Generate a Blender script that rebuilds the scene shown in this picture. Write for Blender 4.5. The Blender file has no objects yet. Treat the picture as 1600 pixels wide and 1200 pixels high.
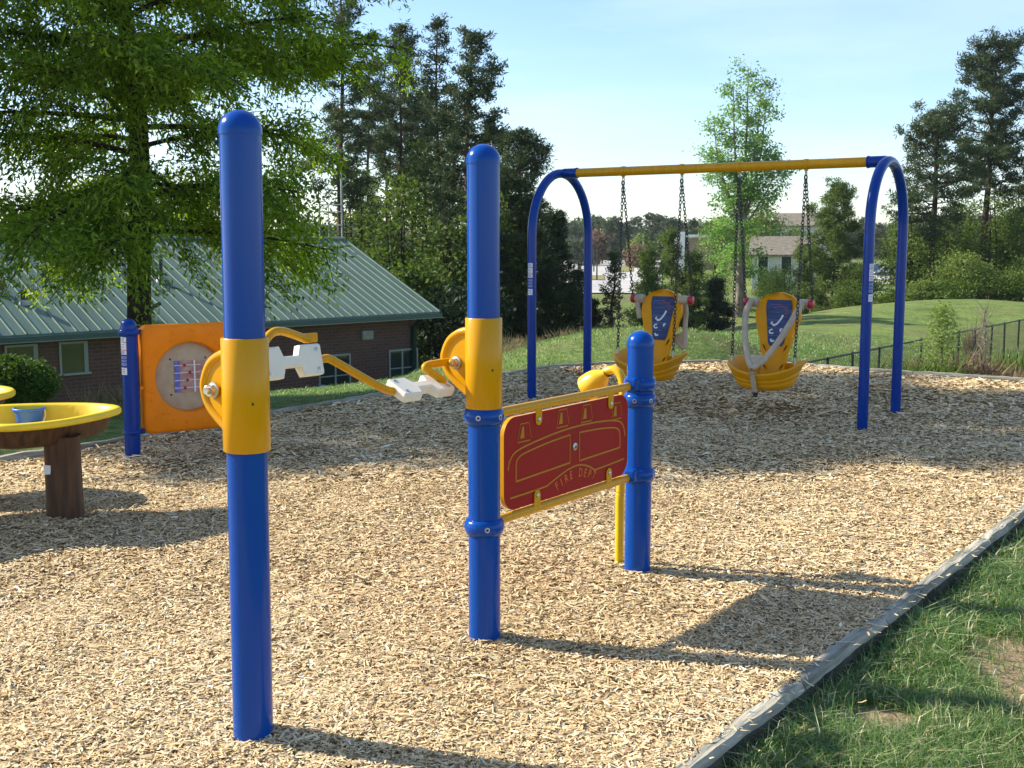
import bpy, math, random
import numpy as np
from mathutils import Vector, Matrix

random.seed(7)
rng = np.random.default_rng(11)
scene = bpy.context.scene
COL = scene.collection
R = math.radians
sin, cos, pi = math.sin, math.cos, math.pi

# ------------------------------------------------------------------ camera
F = 1800.0
PITCH = math.atan(225.0 / F)
CAMZ = 1.6
cam_d = bpy.data.cameras.new('camera')
cam_d.sensor_width = 36.0
cam_d.lens = 36.0 * F / 1600.0
cam_d.clip_start = 0.05
cam_d.clip_end = 4000
cam = bpy.data.objects.new('camera', cam_d)
COL.objects.link(cam)
cam.location = (0, 0, CAMZ)
cam.rotation_euler = (pi / 2 - PITCH, 0, 0)
scene.camera = cam


def ray(px, py):
    u = (px - 800.0) / F
    v = -(py - 600.0) / F
    return (u, cos(PITCH) + v * sin(PITCH), v * cos(PITCH) - sin(PITCH))


def G(px, py, z=0.0):                       # point of a photo pixel on the level z
    d = ray(px, py)
    t = (z - CAMZ) / d[2]
    return Vector((d[0] * t, d[1] * t, z))


def PY(px, py, Y):                          # point of a photo pixel at the distance Y
    d = ray(px, py)
    t = Y / d[1]
    return Vector((d[0] * t, Y, CAMZ + d[2] * t))


def XP(px, Y):
    return PY(px, 375, Y).x


def pix(x, Y, z):
    a = Y * cos(PITCH) - (z - CAMZ) * sin(PITCH)
    b = Y * sin(PITCH) + (z - CAMZ) * cos(PITCH)
    return 800 + x / a * F, 600 - b / a * F


# ------------------------------------------------------------------ objects
def tag(o, label=None, cat=None, group=None, kind=None):
    if label: o['label'] = label
    if cat: o['category'] = cat
    if group: o['group'] = group
    if kind: o['kind'] = kind
    return o


def empty(name, loc=(0, 0, 0), rz=0.0, label=None, cat=None, group=None):
    o = bpy.data.objects.new(name, None)
    o.empty_display_size = 0.2
    COL.objects.link(o)
    o.location = loc
    o.rotation_euler = (0, 0, rz)
    return tag(o, label, cat, group)


def copy_tree(o, parent=None):
    c = o.copy()
    COL.objects.link(c)
    if parent is not None:
        c.parent = parent
    for ch in list(o.children):
        copy_tree(ch, c)
    return c


class MB:
    """collects shapes; build() links them as ONE mesh object"""

    def __init__(s):
        s.v, s.f, s.m, s.sm = [], [], [], []

    def add(s, verts, faces, mi=0, smooth=False):
        o = len(s.v)
        s.v += [tuple(p) for p in verts]
        for f in faces:
            s.f.append([i + o for i in f])
            s.m.append(mi)
            s.sm.append(smooth)
        return s

    def box(s, c, d, rot=None, mi=0, bev=0.0):
        x, y, z = d[0] / 2, d[1] / 2, d[2] / 2
        if bev <= 0:
            vs = [(-x, -y, -z), (x, -y, -z), (x, y, -z), (-x, y, -z), (-x, -y, z), (x, -y, z), (x, y, z), (-x, y, z)]
            fs = [(0, 3, 2, 1), (4, 5, 6, 7), (0, 1, 5, 4), (1, 2, 6, 5), (2, 3, 7, 6), (3, 0, 4, 7)]
        else:
            b = min(bev, x * .9, y * .9, z * .9)
            rings = []
            for (zz, ins) in ((-z, b), (-z + b, 0), (z - b, 0), (z, b)):
                xx, yy = x - ins, y - ins
                bb = b
                rings.append([(xx - bb, -yy, zz), (xx, -yy + bb, zz), (xx, yy - bb, zz), (xx - bb, yy, zz),
                              (-xx + bb, yy, zz), (-xx, yy - bb, zz), (-xx, -yy + bb, zz), (-xx + bb, -yy, zz)])
            vs = [p for r in rings for p in r]
            fs = []
            for k in range(3):
                for j in range(8):
                    a, b2 = k * 8 + j, k * 8 + (j + 1) % 8
                    fs.append((a, b2, b2 + 8, a + 8))
            fs.append(tuple(range(7, -1, -1)))
            fs.append(tuple(range(24, 32)))
        M = rot if rot is not None else Matrix.Identity(3)
        c = Vector(c)
        s.add([M @ Vector(p) + c for p in vs], fs, mi)
        return s

    def tube(s, pts, r, n=10, mi=0, caps=True, smooth=True, closed=False):
        pts = [Vector(p) for p in pts]
        k = len(pts)
        rs = list(r) if isinstance(r, (list, tuple)) else [r] * k
        T = []
        for i in range(k):
            if closed:
                t = pts[(i + 1) % k] - pts[(i - 1) % k]
            else:
                t = pts[min(i + 1, k - 1)] - pts[max(i - 1, 0)]
            T.append(t.normalized())
        a = Vector((0, 0, 1)) if abs(T[0].z) < .9 else Vector((1, 0, 0))
        N = (a - T[0] * a.dot(T[0])).normalized()
        vs = []
        for i in range(k):
            N = (N - T[i] * N.dot(T[i])).normalized()
            B = T[i].cross(N)
            for j in range(n):
                an = 2 * pi * j / n
                vs.append(pts[i] + (N * cos(an) + B * sin(an)) * rs[i])
        fs = []
        for i in range(k if closed else k - 1):
            for j in range(n):
                i2 = (i + 1) % k
                fs.append((i * n + j, i * n + (j + 1) % n, i2 * n + (j + 1) % n, i2 * n + j))
        s.add(vs, fs, mi, smooth)
        if caps and not closed:
            s.add(vs[:n], [tuple(range(n - 1, -1, -1))], mi)
            s.add(vs[-n:], [tuple(range(n))], mi)
        return s

    def lathe(s, prof, n=28, mi=0, M=None, smooth=True, cap0=True, cap1=True, sharp=()):
        """prof: (radius, z) list from bottom to top; M places it"""
        M = M if M is not None else Matrix.Identity(4)
        segs, cur = [], [prof[0]]
        for i in range(1, len(prof)):
            cur.append(prof[i])
            if i in sharp and i < len(prof) - 1:
                segs.append(cur)
                cur = [prof[i]]
        segs.append(cur)
        for pr in segs:
            vs = [M @ Vector((r * cos(2 * pi * j / n), r * sin(2 * pi * j / n), z)) for r, z in pr for j in range(n)]
            fs = [(i * n + j, i * n + (j + 1) % n, (i + 1) * n + (j + 1) % n, (i + 1) * n + j)
                  for i in range(len(pr) - 1) for j in range(n)]
            s.add(vs, fs, mi, smooth)
        for (r, z), on, flip in ((prof[0], cap0, True), (prof[-1], cap1, False)):
            if on and r > 1e-5:
                vs = [M @ Vector((r * cos(2 * pi * j / n), r * sin(2 * pi * j / n), z)) for j in range(n)]
                s.add(vs, [tuple(range(n - 1, -1, -1)) if flip else tuple(range(n))], mi)
        return s

    def prism(s, poly, M, h0, h1, mi=0, smooth_sides=False, mi_side=None):
        """poly (counter-clockwise x, y) extruded from h0 to h1 along local z of M"""
        n = len(poly)
        ms = mi if mi_side is None else mi_side
        lo = [M @ Vector((x, y, h0)) for x, y in poly]
        hi = [M @ Vector((x, y, h1)) for x, y in poly]
        s.add(lo, [tuple(range(n - 1, -1, -1))], mi)
        s.add(hi, [tuple(range(n))], mi)
        s.add(lo + hi, [(i, (i + 1) % n, n + (i + 1) % n, n + i) for i in range(n)], ms, smooth_sides)
        return s

    def ribbon(s, pts, w, M, h0, h1, mi=0, closed=False):
        """flat raised line of width w along 2D pts in the plane of M"""
        P = [Vector((p[0], p[1])) for p in pts]
        k = len(P)
        L, Rr = [], []
        for i in range(k):
            if closed:
                t = P[(i + 1) % k] - P[(i - 1) % k]
            else:
                t = P[min(i + 1, k - 1)] - P[max(i - 1, 0)]
            t.normalize()
            nn = Vector((-t.y, t.x)) * w / 2
            L.append(P[i] + nn)
            Rr.append(P[i] - nn)
        vs = []
        for a, b in zip(L, Rr):
            vs += [M @ Vector((a.x, a.y, h0)), M @ Vector((a.x, a.y, h1)), M @ Vector((b.x, b.y, h1)), M @ Vector((b.x, b.y, h0))]
        fs = []
        for i in range(k if closed else k - 1):
            a, b = i * 4, ((i + 1) % k) * 4
            fs += [(a, a + 1, b + 1, b), (a + 1, a + 2, b + 2, b + 1), (a + 2, a + 3, b + 3, b + 2)]
        if not closed:
            e = (k - 1) * 4
            fs += [(0, 3, 2, 1), (e, e + 1, e + 2, e + 3)]
        s.add(vs, fs, mi)
        return s

    def build(s, name, mats, parent=None, loc=None):
        me = bpy.data.meshes.new(name)
        me.from_pydata(s.v, [], s.f)
        if not isinstance(mats, (list, tuple)):
            mats = [mats]
        for m in mats:
            me.materials.append(m)
        me.polygons.foreach_set('material_index', s.m)
        me.polygons.foreach_set('use_smooth', s.sm)
        me.update()
        o = bpy.data.objects.new(name, me)
        COL.objects.link(o)
        if parent is not None:
            o.parent = parent
        if loc is not None:
            o.location = loc
        return o


def np_obj(name, V, quads, tris, mat, var, parent=None):
    """numpy arrays -> mesh object with a point attribute 'var'"""
    me = bpy.data.meshes.new(name)
    V = np.ascontiguousarray(V, dtype=np.float32)
    me.vertices.add(len(V))
    me.vertices.foreach_set('co', V.ravel())
    nq = 0 if quads is None else len(quads)
    nt = 0 if tris is None else len(tris)
    idx = []
    if nq: idx.append(np.asarray(quads, dtype=np.int32).ravel())
    if nt: idx.append(np.asarray(tris, dtype=np.int32).ravel())
    idx = np.concatenate(idx)
    me.loops.add(len(idx))
    me.loops.foreach_set('vertex_index', idx)
    me.polygons.add(nq + nt)
    starts = np.concatenate([np.arange(nq) * 4, nq * 4 + np.arange(nt) * 3]).astype(np.int32)
    me.polygons.foreach_set('loop_start', starts)
    me.update(calc_edges=True)
    at = me.attributes.new('var', 'FLOAT', 'POINT')
    at.data.foreach_set('value', np.ascontiguousarray(var, dtype=np.float32))
    me.materials.append(mat)
    me.validate()
    o = bpy.data.objects.new(name, me)
    COL.objects.link(o)
    if parent is not None:
        o.parent = parent
    return o


def smooth_path(pts, per=6, closed=False):
    P = [Vector(p) for p in pts]
    n = len(P)
    out = []
    last = n if closed else n - 1
    for i in range(last):
        if closed:
            p0, p1, p2, p3 = P[(i - 1) % n], P[i], P[(i + 1) % n], P[(i + 2) % n]
        else:
            p0, p1, p2, p3 = P[max(i - 1, 0)], P[i], P[i + 1], P[min(i + 2, n - 1)]
        for k in range(per):
            t = k / per
            out.append(0.5 * ((2 * p1) + (p2 - p0) * t + (2 * p0 - 5 * p1 + 4 * p2 - p3) * t * t + (3 * p1 - p0 - 3 * p2 + p3) * t ** 3))
    if not closed:
        out.append(P[-1])
    return out


def frame(o, ex, ey, ez):
    """matrix with the given origin and axes"""
    M = Matrix.Identity(4)
    for i, a in enumerate((ex, ey, ez)):
        M[0][i], M[1][i], M[2][i] = a[0], a[1], a[2]
    M[0][3], M[1][3], M[2][3] = o[0], o[1], o[2]
    return M


# ------------------------------------------------------------------ materials
def mat(name, col, rough=.6, spec=.5, coat=0.0, noise=0.0, nscale=20.0, bump=0.0, bscale=60.0, col2=None, metal=0.0, stretch=(1, 1, 1), detail=4.0, sss=0.0):
    m = bpy.data.materials.new(name)
    m.use_nodes = True
    nt = m.node_tree
    b = nt.nodes['Principled BSDF']
    b.inputs['Roughness'].default_value = rough
    b.inputs['Specular IOR Level'].default_value = spec
    b.inputs['Coat Weight'].default_value = coat
    b.inputs['Coat Roughness'].default_value = .08
    b.inputs['Metallic'].default_value = metal
    b.inputs['Base Color'].default_value = (*col, 1)
    tc = nt.nodes.new('ShaderNodeTexCoord')
    mp = nt.nodes.new('ShaderNodeMapping')
    mp.inputs['Scale'].default_value = stretch
    nt.links.new(tc.outputs['Object'], mp.inputs['Vector'])
    if noise > 0 or col2 is not None:
        n = nt.nodes.new('ShaderNodeTexNoise')
        n.inputs['Scale'].default_value = nscale
        n.inputs['Detail'].default_value = detail
        nt.links.new(mp.outputs['Vector'], n.inputs['Vector'])
        rp = nt.nodes.new('ShaderNodeValToRGB')
        c2 = col2 if col2 is not None else tuple(c * (1 - noise) for c in col)
        c1 = col if col2 is not None else tuple(min(1, c * (1 + noise)) for c in col)
        rp.color_ramp.elements[0].position = .35
        rp.color_ramp.elements[1].position = .65
        rp.color_ramp.elements[0].color = (*c2, 1)
        rp.color_ramp.elements[1].color = (*c1, 1)
        nt.links.new(n.outputs['Fac'], rp.inputs['Fac'])
        nt.links.new(rp.outputs['Color'], b.inputs['Base Color'])
        mr = nt.nodes.new('ShaderNodeMapRange')
        mr.inputs['To Min'].default_value = max(0, rough - .08)
        mr.inputs['To Max'].default_value = min(1, rough + .1)
        nt.links.new(n.outputs['Fac'], mr.inputs['Value'])
        nt.links.new(mr.outputs['Result'], b.inputs['Roughness'])
    if bump > 0:
        n2 = nt.nodes.new('ShaderNodeTexNoise')
        n2.inputs['Scale'].default_value = bscale
        n2.inputs['Detail'].default_value = 5
        nt.links.new(mp.outputs['Vector'], n2.inputs['Vector'])
        bp = nt.nodes.new('ShaderNodeBump')
        bp.inputs['Strength'].default_value = bump
        bp.inputs['Distance'].default_value = .02
        nt.links.new(n2.outputs['Fac'], bp.inputs['Height'])
        nt.links.new(bp.outputs['Normal'], b.inputs['Normal'])
    return m


def leaf_mat(name, cols, trans=.35, rough=.6, spec=.12, pos=None):
    """cols spread over the per-leaf random value"""
    m = bpy.data.materials.new(name)
    m.use_nodes = True
    nt = m.node_tree
    b = nt.nodes['Principled BSDF']
    out = nt.nodes['Material Output']
    at = nt.nodes.new('ShaderNodeAttribute')
    at.attribute_name = 'var'
    rp = nt.nodes.new('ShaderNodeValToRGB')
    el = rp.color_ramp.elements
    while len(el) < len(cols):
        el.new(.5)
    for i, c in enumerate(cols):
        el[i].position = (pos[i] if pos else i / (len(cols) - 1))
        el[i].color = (*c, 1)
    nt.links.new(at.outputs['Fac'], rp.inputs['Fac'])
    nt.links.new(rp.outputs['Color'], b.inputs['Base Color'])
    b.inputs['Roughness'].default_value = rough
    b.inputs['Specular IOR Level'].default_value = spec
    if trans > 0:
        tr = nt.nodes.new('ShaderNodeBsdfTranslucent')
        hs = nt.nodes.new('ShaderNodeHueSaturation')
        hs.inputs['Hue'].default_value = .485
        hs.inputs['Saturation'].default_value = 1.15
        hs.inputs['Value'].default_value = 1.5
        nt.links.new(rp.outputs['Color'], hs.inputs['Color'])
        nt.links.new(hs.outputs['Color'], tr.inputs['Color'])
        mx = nt.nodes.new('ShaderNodeMixShader')
        mx.inputs['Fac'].default_value = trans
        nt.links.new(b.outputs['BSDF'], mx.inputs[1])
        nt.links.new(tr.outputs['BSDF'], mx.inputs[2])
        nt.links.new(mx.outputs['Shader'], out.inputs['Surface'])
    return m


M = {}
M['blue'] = mat('blue_powder_coat', (.0009, .052, .30),   .19, .22, .08, col2=(.0015, .058, .285), nscale=3.2, stretch=(7, 7, .5), detail=8)
M['blue_dark'] = mat('deep_blue_powder_coat', (.0009, .036, .25), .21, .22, .08)
M['yellow'] = mat('yellow_powder_coat', (.60, .285, .001), .26, .22, .08, col2=(.575, .27, .001), nscale=3.5, stretch=(5, 5, .5))
M['bright_yellow'] = mat('bright_yellow_paint', (.80, .46, .004), .3, .5, .2, noise=.06, nscale=7)
M['tray_yellow'] = mat('yellow_moulded_plastic', (.78, .54, .012), .42, .5, 0, noise=.08, nscale=6)
M['seat_yellow'] = mat('orange_yellow_moulded_plastic', (.76, .32, .001), .42, .22, 0, noise=.04, nscale=5, bump=.05, bscale=300)
M['orange'] = mat('orange_moulded_plastic', (.86, .225, .001), .45, .2, 0, noise=.06, nscale=9, bump=.12, bscale=120)
M['red_panel'] = mat('matt_red_plastic_sheet', (.30, .009, .008), .55, .18, 0, noise=.07, nscale=6, bump=.04, bscale=400)
M['engraving'] = mat('dull_yellow_engraved_core', (.42, .17, .006), .5, .3)
M['white_plastic'] = mat('white_moulded_plastic', (.74, .70, .60), .45, .45, 0, noise=.06, nscale=9, bump=.04, bscale=200)
M['tan'] = mat('tan_moulded_plastic', (.46, .36, .25), .5, .4, 0, noise=.1, nscale=14)
M['brown_plastic'] = mat('brown_weathered_plastic', (.12, .056, .024), .62, .35, 0, col2=(.05, .026, .014), nscale=5, stretch=(6, 6, .7), bump=.1, bscale=90)
M['steel'] = mat('galvanised_steel', (.5, .5, .48), .35, .5, 0, noise=.2, nscale=30, metal=.9)
M['chain'] = mat('dark_coated_chain', (.035, .03, .028), .45, .5, 0, noise=.3, nscale=40)
M['black'] = mat('black_rubber', (.015, .015, .015), .6)
M['knob_red'] = mat('red_plastic_knob', (.42, .012, .03), .4, .5, .2, noise=.06)
M['sticker_white'] = mat('white_vinyl_sticker', (.72, .72, .74), .5, noise=.05)
M['sticker_red'] = mat('red_vinyl_print', (.45, .03, .03), .5, noise=.05)
M['sticker_blue'] = mat('blue_vinyl_print', (.16, .2, .45), .5, noise=.15, nscale=160)
M['label_blue'] = mat('blue_printed_label', (.025, .04, .12), .45, .3, col2=(.05, .075, .19), nscale=26, stretch=(.2, 1, 1), noise=.2)
M['bucket'] = mat('blue_bucket_plastic', (.03, .14, .62), .4, .5, .1, noise=.05)
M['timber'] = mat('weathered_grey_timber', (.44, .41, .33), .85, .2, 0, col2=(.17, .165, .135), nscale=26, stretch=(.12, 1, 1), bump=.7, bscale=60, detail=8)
M['timber_side'] = mat('stained_shaded_timber_side', (.10, .09, .07), .9, .15, 0, col2=(.035, .034, .028), nscale=6, bump=.5, bscale=40)  # soil stain and the shade under the top edge, both put into the colour
M['bark_dark'] = mat('dark_bark', (.055, .042, .032), .9, .15, 0, col2=(.025, .019, .014), nscale=14, stretch=(1, 1, .25), bump=.8, bscale=24)
M['bark_pine'] = mat('pine_bark', (.11, .07, .05), .9, .15, 0, col2=(.05, .035, .028), nscale=7, stretch=(1, 1, .3), bump=.7, bscale=12)
M['bark_pale'] = mat('pale_grey_bark', (.30, .25, .20), .9, .15, 0, col2=(.15, .12, .10), nscale=7, stretch=(1, 1, .3), bump=.7, bscale=12)
M['roof'] = mat('green_standing_seam_metal', (.088, .145, .112), .5, .25, 0, noise=.16, nscale=1.1, stretch=(2.2, .35, .35), detail=7)
M['rib'] = mat('green_metal_seam_edge', (.165, .22, .165), .45, .3, 0, noise=.08, nscale=2)
M['fascia'] = mat('dark_green_metal_gutter', (.012, .05, .042), .4, .5, 0, noise=.1, nscale=4)
M['window_frame'] = mat('pale_green_window_frame', (.25, .29, .26), .5, noise=.05)
M['soil'] = mat('bare_soil', (.3, .22, .13), .95, .1, 0, noise=.25, nscale=10)
M['asphalt'] = mat('pale_worn_asphalt', (.42, .40, .37), .9, .2, 0, noise=.15, nscale=.3)
M['siding'] = mat('pale_house_siding', (.52, .52, .46), .7, noise=.06, nscale=2)
M['shingle'] = mat('grey_brown_roof_shingle', (.19, .165, .13), .9, .1, 0, noise=.2, nscale=3)
M['far_brick'] = mat('tan_brick', (.24, .16, .12), .85, noise=.12, nscale=2)
M['white_trim'] = mat('white_painted_trim', (.72, .70, .66), .6, noise=.04)
M['dark_steel'] = mat('black_coated_steel', (.012, .014, .013), .5, noise=.2)
M['vent_grey'] = mat('grey_galvanised_sheet', (.30, .31, .29), .5, noise=.15, nscale=9)
M['vent_red'] = mat('rust_red_pipe', (.14, .05, .035), .6, noise=.15)


def glass_mat():
    m = bpy.data.materials.new('dark_window_glass')
    m.use_nodes = True
    b = m.node_tree.nodes['Principled BSDF']
    b.inputs['Base Color'].default_value = (.018, .03, .03, 1)
    b.inputs['Roughness'].default_value = .06
    b.inputs['Specular IOR Level'].default_value = .7
    n = m.node_tree.nodes.new('ShaderNodeTexNoise')
    n.inputs['Scale'].default_value = 1.3
    bp = m.node_tree.nodes.new('ShaderNodeBump')
    bp.inputs['Strength'].default_value = .08
    m.node_tree.links.new(n.outputs['Fac'], bp.inputs['Height'])
    m.node_tree.links.new(bp.outputs['Normal'], b.inputs['Normal'])
    return m


M['glass'] = glass_mat()


def brick_mat():
    m = bpy.data.materials.new('dark_red_brick')
    m.use_nodes = True
    nt = m.node_tree
    b = nt.nodes['Principled BSDF']
    b.inputs['Roughness'].default_value = .85
    tc = nt.nodes.new('ShaderNodeTexCoord')
    br = nt.nodes.new('ShaderNodeTexBrick')
    br.inputs['Scale'].default_value = 1.0
    br.inputs['Brick Width'].default_value = .30
    br.inputs['Row Height'].default_value = .10
    br.inputs['Mortar Size'].default_value = .012
    br.inputs['Color1'].default_value = (.155, .068, .05, 1)
    br.inputs['Color2'].default_value = (.115, .05, .037, 1)
    br.inputs['Mortar'].default_value = (.15, .11, .09, 1)
    nz = nt.nodes.new('ShaderNodeTexNoise')
    nz.inputs['Scale'].default_value = .7
    nz.inputs['Detail'].default_value = 6
    mx = nt.nodes.new('ShaderNodeMixRGB')
    mx.blend_type = 'MULTIPLY'
    mx.inputs['Fac'].default_value = .5
    sw = nt.nodes.new('ShaderNodeSeparateXYZ')
    cb = nt.nodes.new('ShaderNodeCombineXYZ')
    nt.links.new(tc.outputs['Object'], sw.inputs['Vector'])
    nt.links.new(sw.outputs['X'], cb.inputs['X'])
    nt.links.new(sw.outputs['Z'], cb.inputs['Y'])
    nt.links.new(cb.outputs['Vector'], br.inputs['Vector'])
    nt.links.new(tc.outputs['Object'], nz.inputs['Vector'])
    nt.links.new(br.outputs['Color'], mx.inputs['Color1'])
    nt.links.new(nz.outputs['Fac'], mx.inputs['Color2'])
    nt.links.new(mx.outputs['Color'], b.inputs['Base Color'])
    return m


M['brick'] = brick_mat()

# leaf materials
M['oak_leaf'] = leaf_mat('spring_oak_leaves', [(.055, .105, .015), (.125, .215, .026), (.215, .325, .045), (.35, .43, .09)], .55, .5, .12)
M['pine_leaf'] = leaf_mat('dark_pine_needles', [(0.024, 0.042, 0.018), (0.047, 0.075, 0.031), (0.071, 0.099, 0.042), (0.121, 0.121, 0.061)], .2, .55, .1)
M['pine_leaf_light'] = leaf_mat('young_pine_needles', [(0.042, 0.072, 0.019), (0.084, 0.132, 0.031), (0.132, 0.186, 0.048), (0.192, 0.216, 0.078)], .25, .55, .1)
M['dark_leaf'] = leaf_mat('deep_green_needles', [(0.013, 0.026, 0.013), (0.023, 0.044, 0.018), (0.039, 0.065, 0.026)], .12)  # darkest foliage tone, for evergreens and undergrowth bushes
M['under_leaf'] = leaf_mat('understory_leaves', [(0.030, 0.058, 0.014), (0.058, 0.107, 0.019), (0.097, 0.156, 0.030), (0.156, 0.166, 0.049)], .35)
M['bright_leaf'] = leaf_mat('bright_spring_leaves', [(0.059, 0.098, 0.026), (0.100, 0.159, 0.036), (0.152, 0.218, 0.052), (0.222, 0.251, 0.091)], .4)
M['pale_leaf'] = leaf_mat('pale_new_leaves', [(0.103, 0.161, 0.046), (0.172, 0.253, 0.069), (0.253, 0.333, 0.103)], .45)
M['tall_leaf'] = leaf_mat('tall_tree_new_leaves', [(0.095, 0.190, 0.057), (0.171, 0.304, 0.085), (0.266, 0.418, 0.114)], .4)
M['box_leaf'] = leaf_mat('clipped_shrub_leaves', [(.03, .07, .012), (.06, .12, .02), (.11, .18, .03)], .25)
M['far_leaf'] = leaf_mat('distant_leaves', [(0.057, 0.086, 0.052), (0.086, 0.115, 0.063), (0.127, 0.149, 0.069)], .2)
M['dry_leaf'] = leaf_mat('dry_brush', [(.11, .07, .045), (.19, .13, .08), (.26, .19, .11)], .2)
M['dry_grass'] = leaf_mat('dry_tall_grass', [(.10, .085, .045), (.17, .14, .075), (.26, .21, .115)], .25)
M['grass'] = leaf_mat('grass_blades', [(0.049, 0.104, 0.027), (0.091, 0.183, 0.044), (0.159, 0.262, 0.073), (0.512, 0.488, 0.268)], .35, .42, .5, pos=[0, .4, .85, 1])
M['chip'] = leaf_mat('wood_chips', [(.17, .10, .05), (.50, .345, .175), (.68, .515, .29), (.78, .64, .405), (.88, .78, .59)], 0, .9, .05, pos=[0, .22, .55, .85, 1])
# ------------------------------------------------------------------ settings
EXPOSURE = 1.08
HAZE = 0.00013
SHADE_TREES = [(-9.1, 12.7, 2.1, 'spreading tree standing out of view to the left of the shade tree', 1.0),
               (-13.4, 14.6, 4.0, 'farther spreading tree standing out of view to the left', 1.05)]
# ------------------------------------------------------------------ light, sky, view
SUN_AZ = Vector((-.955, .296, 0)).normalized()
SUN_EL = R(34)
sd = bpy.data.lights.new('sun', 'SUN')
sd.energy = 4.6
sd.angle = R(.55)
sd.color = (1.0, .93, .80)
so = bpy.data.objects.new('sun', sd)
COL.objects.link(so)
sv = Vector((SUN_AZ.x * cos(SUN_EL), SUN_AZ.y * cos(SUN_EL), sin(SUN_EL)))
so.rotation_euler = sv.to_track_quat('Z', 'Y').to_euler()
so.location = (-20, 10, 30)

w = bpy.data.worlds.new('World')
scene.world = w
w.use_nodes = True
nt = w.node_tree
bg = nt.nodes['Background']
sky = nt.nodes.new('ShaderNodeTexSky')
sky.sky_type = 'NISHITA'
sky.sun_disc = False
sky.sun_elevation = SUN_EL
sky.sun_rotation = math.atan2(SUN_AZ.x, SUN_AZ.y)
sky.altitude = 100
sky.air_density = 1.0
sky.dust_density = .35
sky.ozone_density = 2.0
bg.inputs['Strength'].default_value = .10
# faint high wisps of cloud
tc = nt.nodes.new('ShaderNodeTexCoord')
mp = nt.nodes.new('ShaderNodeMapping')
mp.inputs['Scale'].default_value = (1.6, 1.6, 9.0)
mp.inputs['Rotation'].default_value = (0, R(8), 0)
nz = nt.nodes.new('ShaderNodeTexNoise')
nz.inputs['Scale'].default_value = 1.7
nz.inputs['Detail'].default_value = 7
nz.inputs['Roughness'].default_value = .55
rp = nt.nodes.new('ShaderNodeValToRGB')
rp.color_ramp.elements[0].position = .40
rp.color_ramp.elements[1].position = .80
rp.color_ramp.elements[0].color = (0, 0, 0, 1)
rp.color_ramp.elements[1].color = (.32, .32, .32, 1)
mx = nt.nodes.new('ShaderNodeMixRGB')
mx.inputs['Color2'].default_value = (6.6, 7.2, 7.8, 1)
nt.links.new(tc.outputs['Generated'], mp.inputs['Vector'])
nt.links.new(mp.outputs['Vector'], nz.inputs['Vector'])
nt.links.new(nz.outputs['Fac'], rp.inputs['Fac'])
nt.links.new(rp.outputs['Color'], mx.inputs['Fac'])
tint = nt.nodes.new('ShaderNodeMixRGB')
tint.blend_type = 'MULTIPLY'
tint.inputs['Fac'].default_value = 1
tint.inputs['Color2'].default_value = (.93, 1.0, 1.09, 1)
nt.links.new(sky.outputs['Color'], tint.inputs['Color1'])
nt.links.new(tint.outputs['Color'], mx.inputs['Color1'])
nt.links.new(mx.outputs['Color'], bg.inputs['Color'])

scene.view_settings.view_transform = 'Standard'
scene.view_settings.look = 'None'
scene.view_settings.exposure = EXPOSURE if 'EXPOSURE' in globals() else 0.3
scene.view_settings.gamma = 1
scene.cycles.max_bounces = 5
scene.cycles.diffuse_bounces = 3
scene.cycles.glossy_bounces = 2
scene.cycles.transmission_bounces = 3
scene.cycles.transparent_max_bounces = 6
scene.cycles.use_adaptive_sampling = True
scene.cycles.use_denoising = True

# ------------------------------------------------------------------ wood chip bed outline
far_px = [(0, 722), (100, 706), (200, 690), (330, 667), (420, 650), (520, 632), (620, 614), (700, 601), (790, 587.5),
          (842, 578), (880, 572.5), (915, 570), (1000, 567), (1080, 566), (1180, 568), (1260, 572), (1359, 580), (1412, 584), (1500, 590), (1600, 595)]
far_edge = [G(a, b, 0).xy for a, b in far_px]
near_px = [(1080, 1200), (1243, 1072), (1368, 970), (1540, 847), (1600, 800)]
near_edge = [G(a, b, 0).xy for a, b in near_px]
e0, e1 = near_edge[0], near_edge[-1]
nd = (e1 - e0).normalized()
near_line = [e0 + nd * ((p - e0).dot(nd)) for p in near_edge]
start = e0 - nd * 7.0
corner = Vector((e0.x + nd.x * 11.6, e0.y + nd.y * 11.6))
poly = [start, e0, e1, corner, Vector((7.4, 12.75))] + far_edge[::-1] + [Vector((-5.2, 6.0)), Vector((-6.6, 3.2)), Vector((-7.0, 0)), Vector((-6.6, start.y))]
PX = np.array([p.x for p in poly]); PYY = np.array([p.y for p in poly])


def inside(x, y):
    x = np.asarray(x, float); y = np.asarray(y, float)
    r = np.zeros(x.shape, bool)
    j = len(PX) - 1
    for i in range(len(PX)):
        c = ((PYY[i] > y) != (PYY[j] > y)) & (x < (PX[j] - PX[i]) * (y - PYY[i]) / (PYY[j] - PYY[i] + 1e-12) + PX[i])
        r ^= c
        j = i
    return r


def edge_dist(x, y):
    x = np.asarray(x, float); y = np.asarray(y, float)
    d = np.full(x.shape, 1e9)
    for i in range(len(PX)):
        j = (i + 1) % len(PX)
        ax, ay, bx, by = PX[i], PYY[i], PX[j], PYY[j]
        L2 = (bx - ax) ** 2 + (by - ay) ** 2
        t = np.clip(((x - ax) * (bx - ax) + (y - ay) * (by - ay)) / L2, 0, 1)
        d = np.minimum(d, np.hypot(x - ax - t * (bx - ax), y - ay - t * (by - ay)))
    return d


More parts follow.
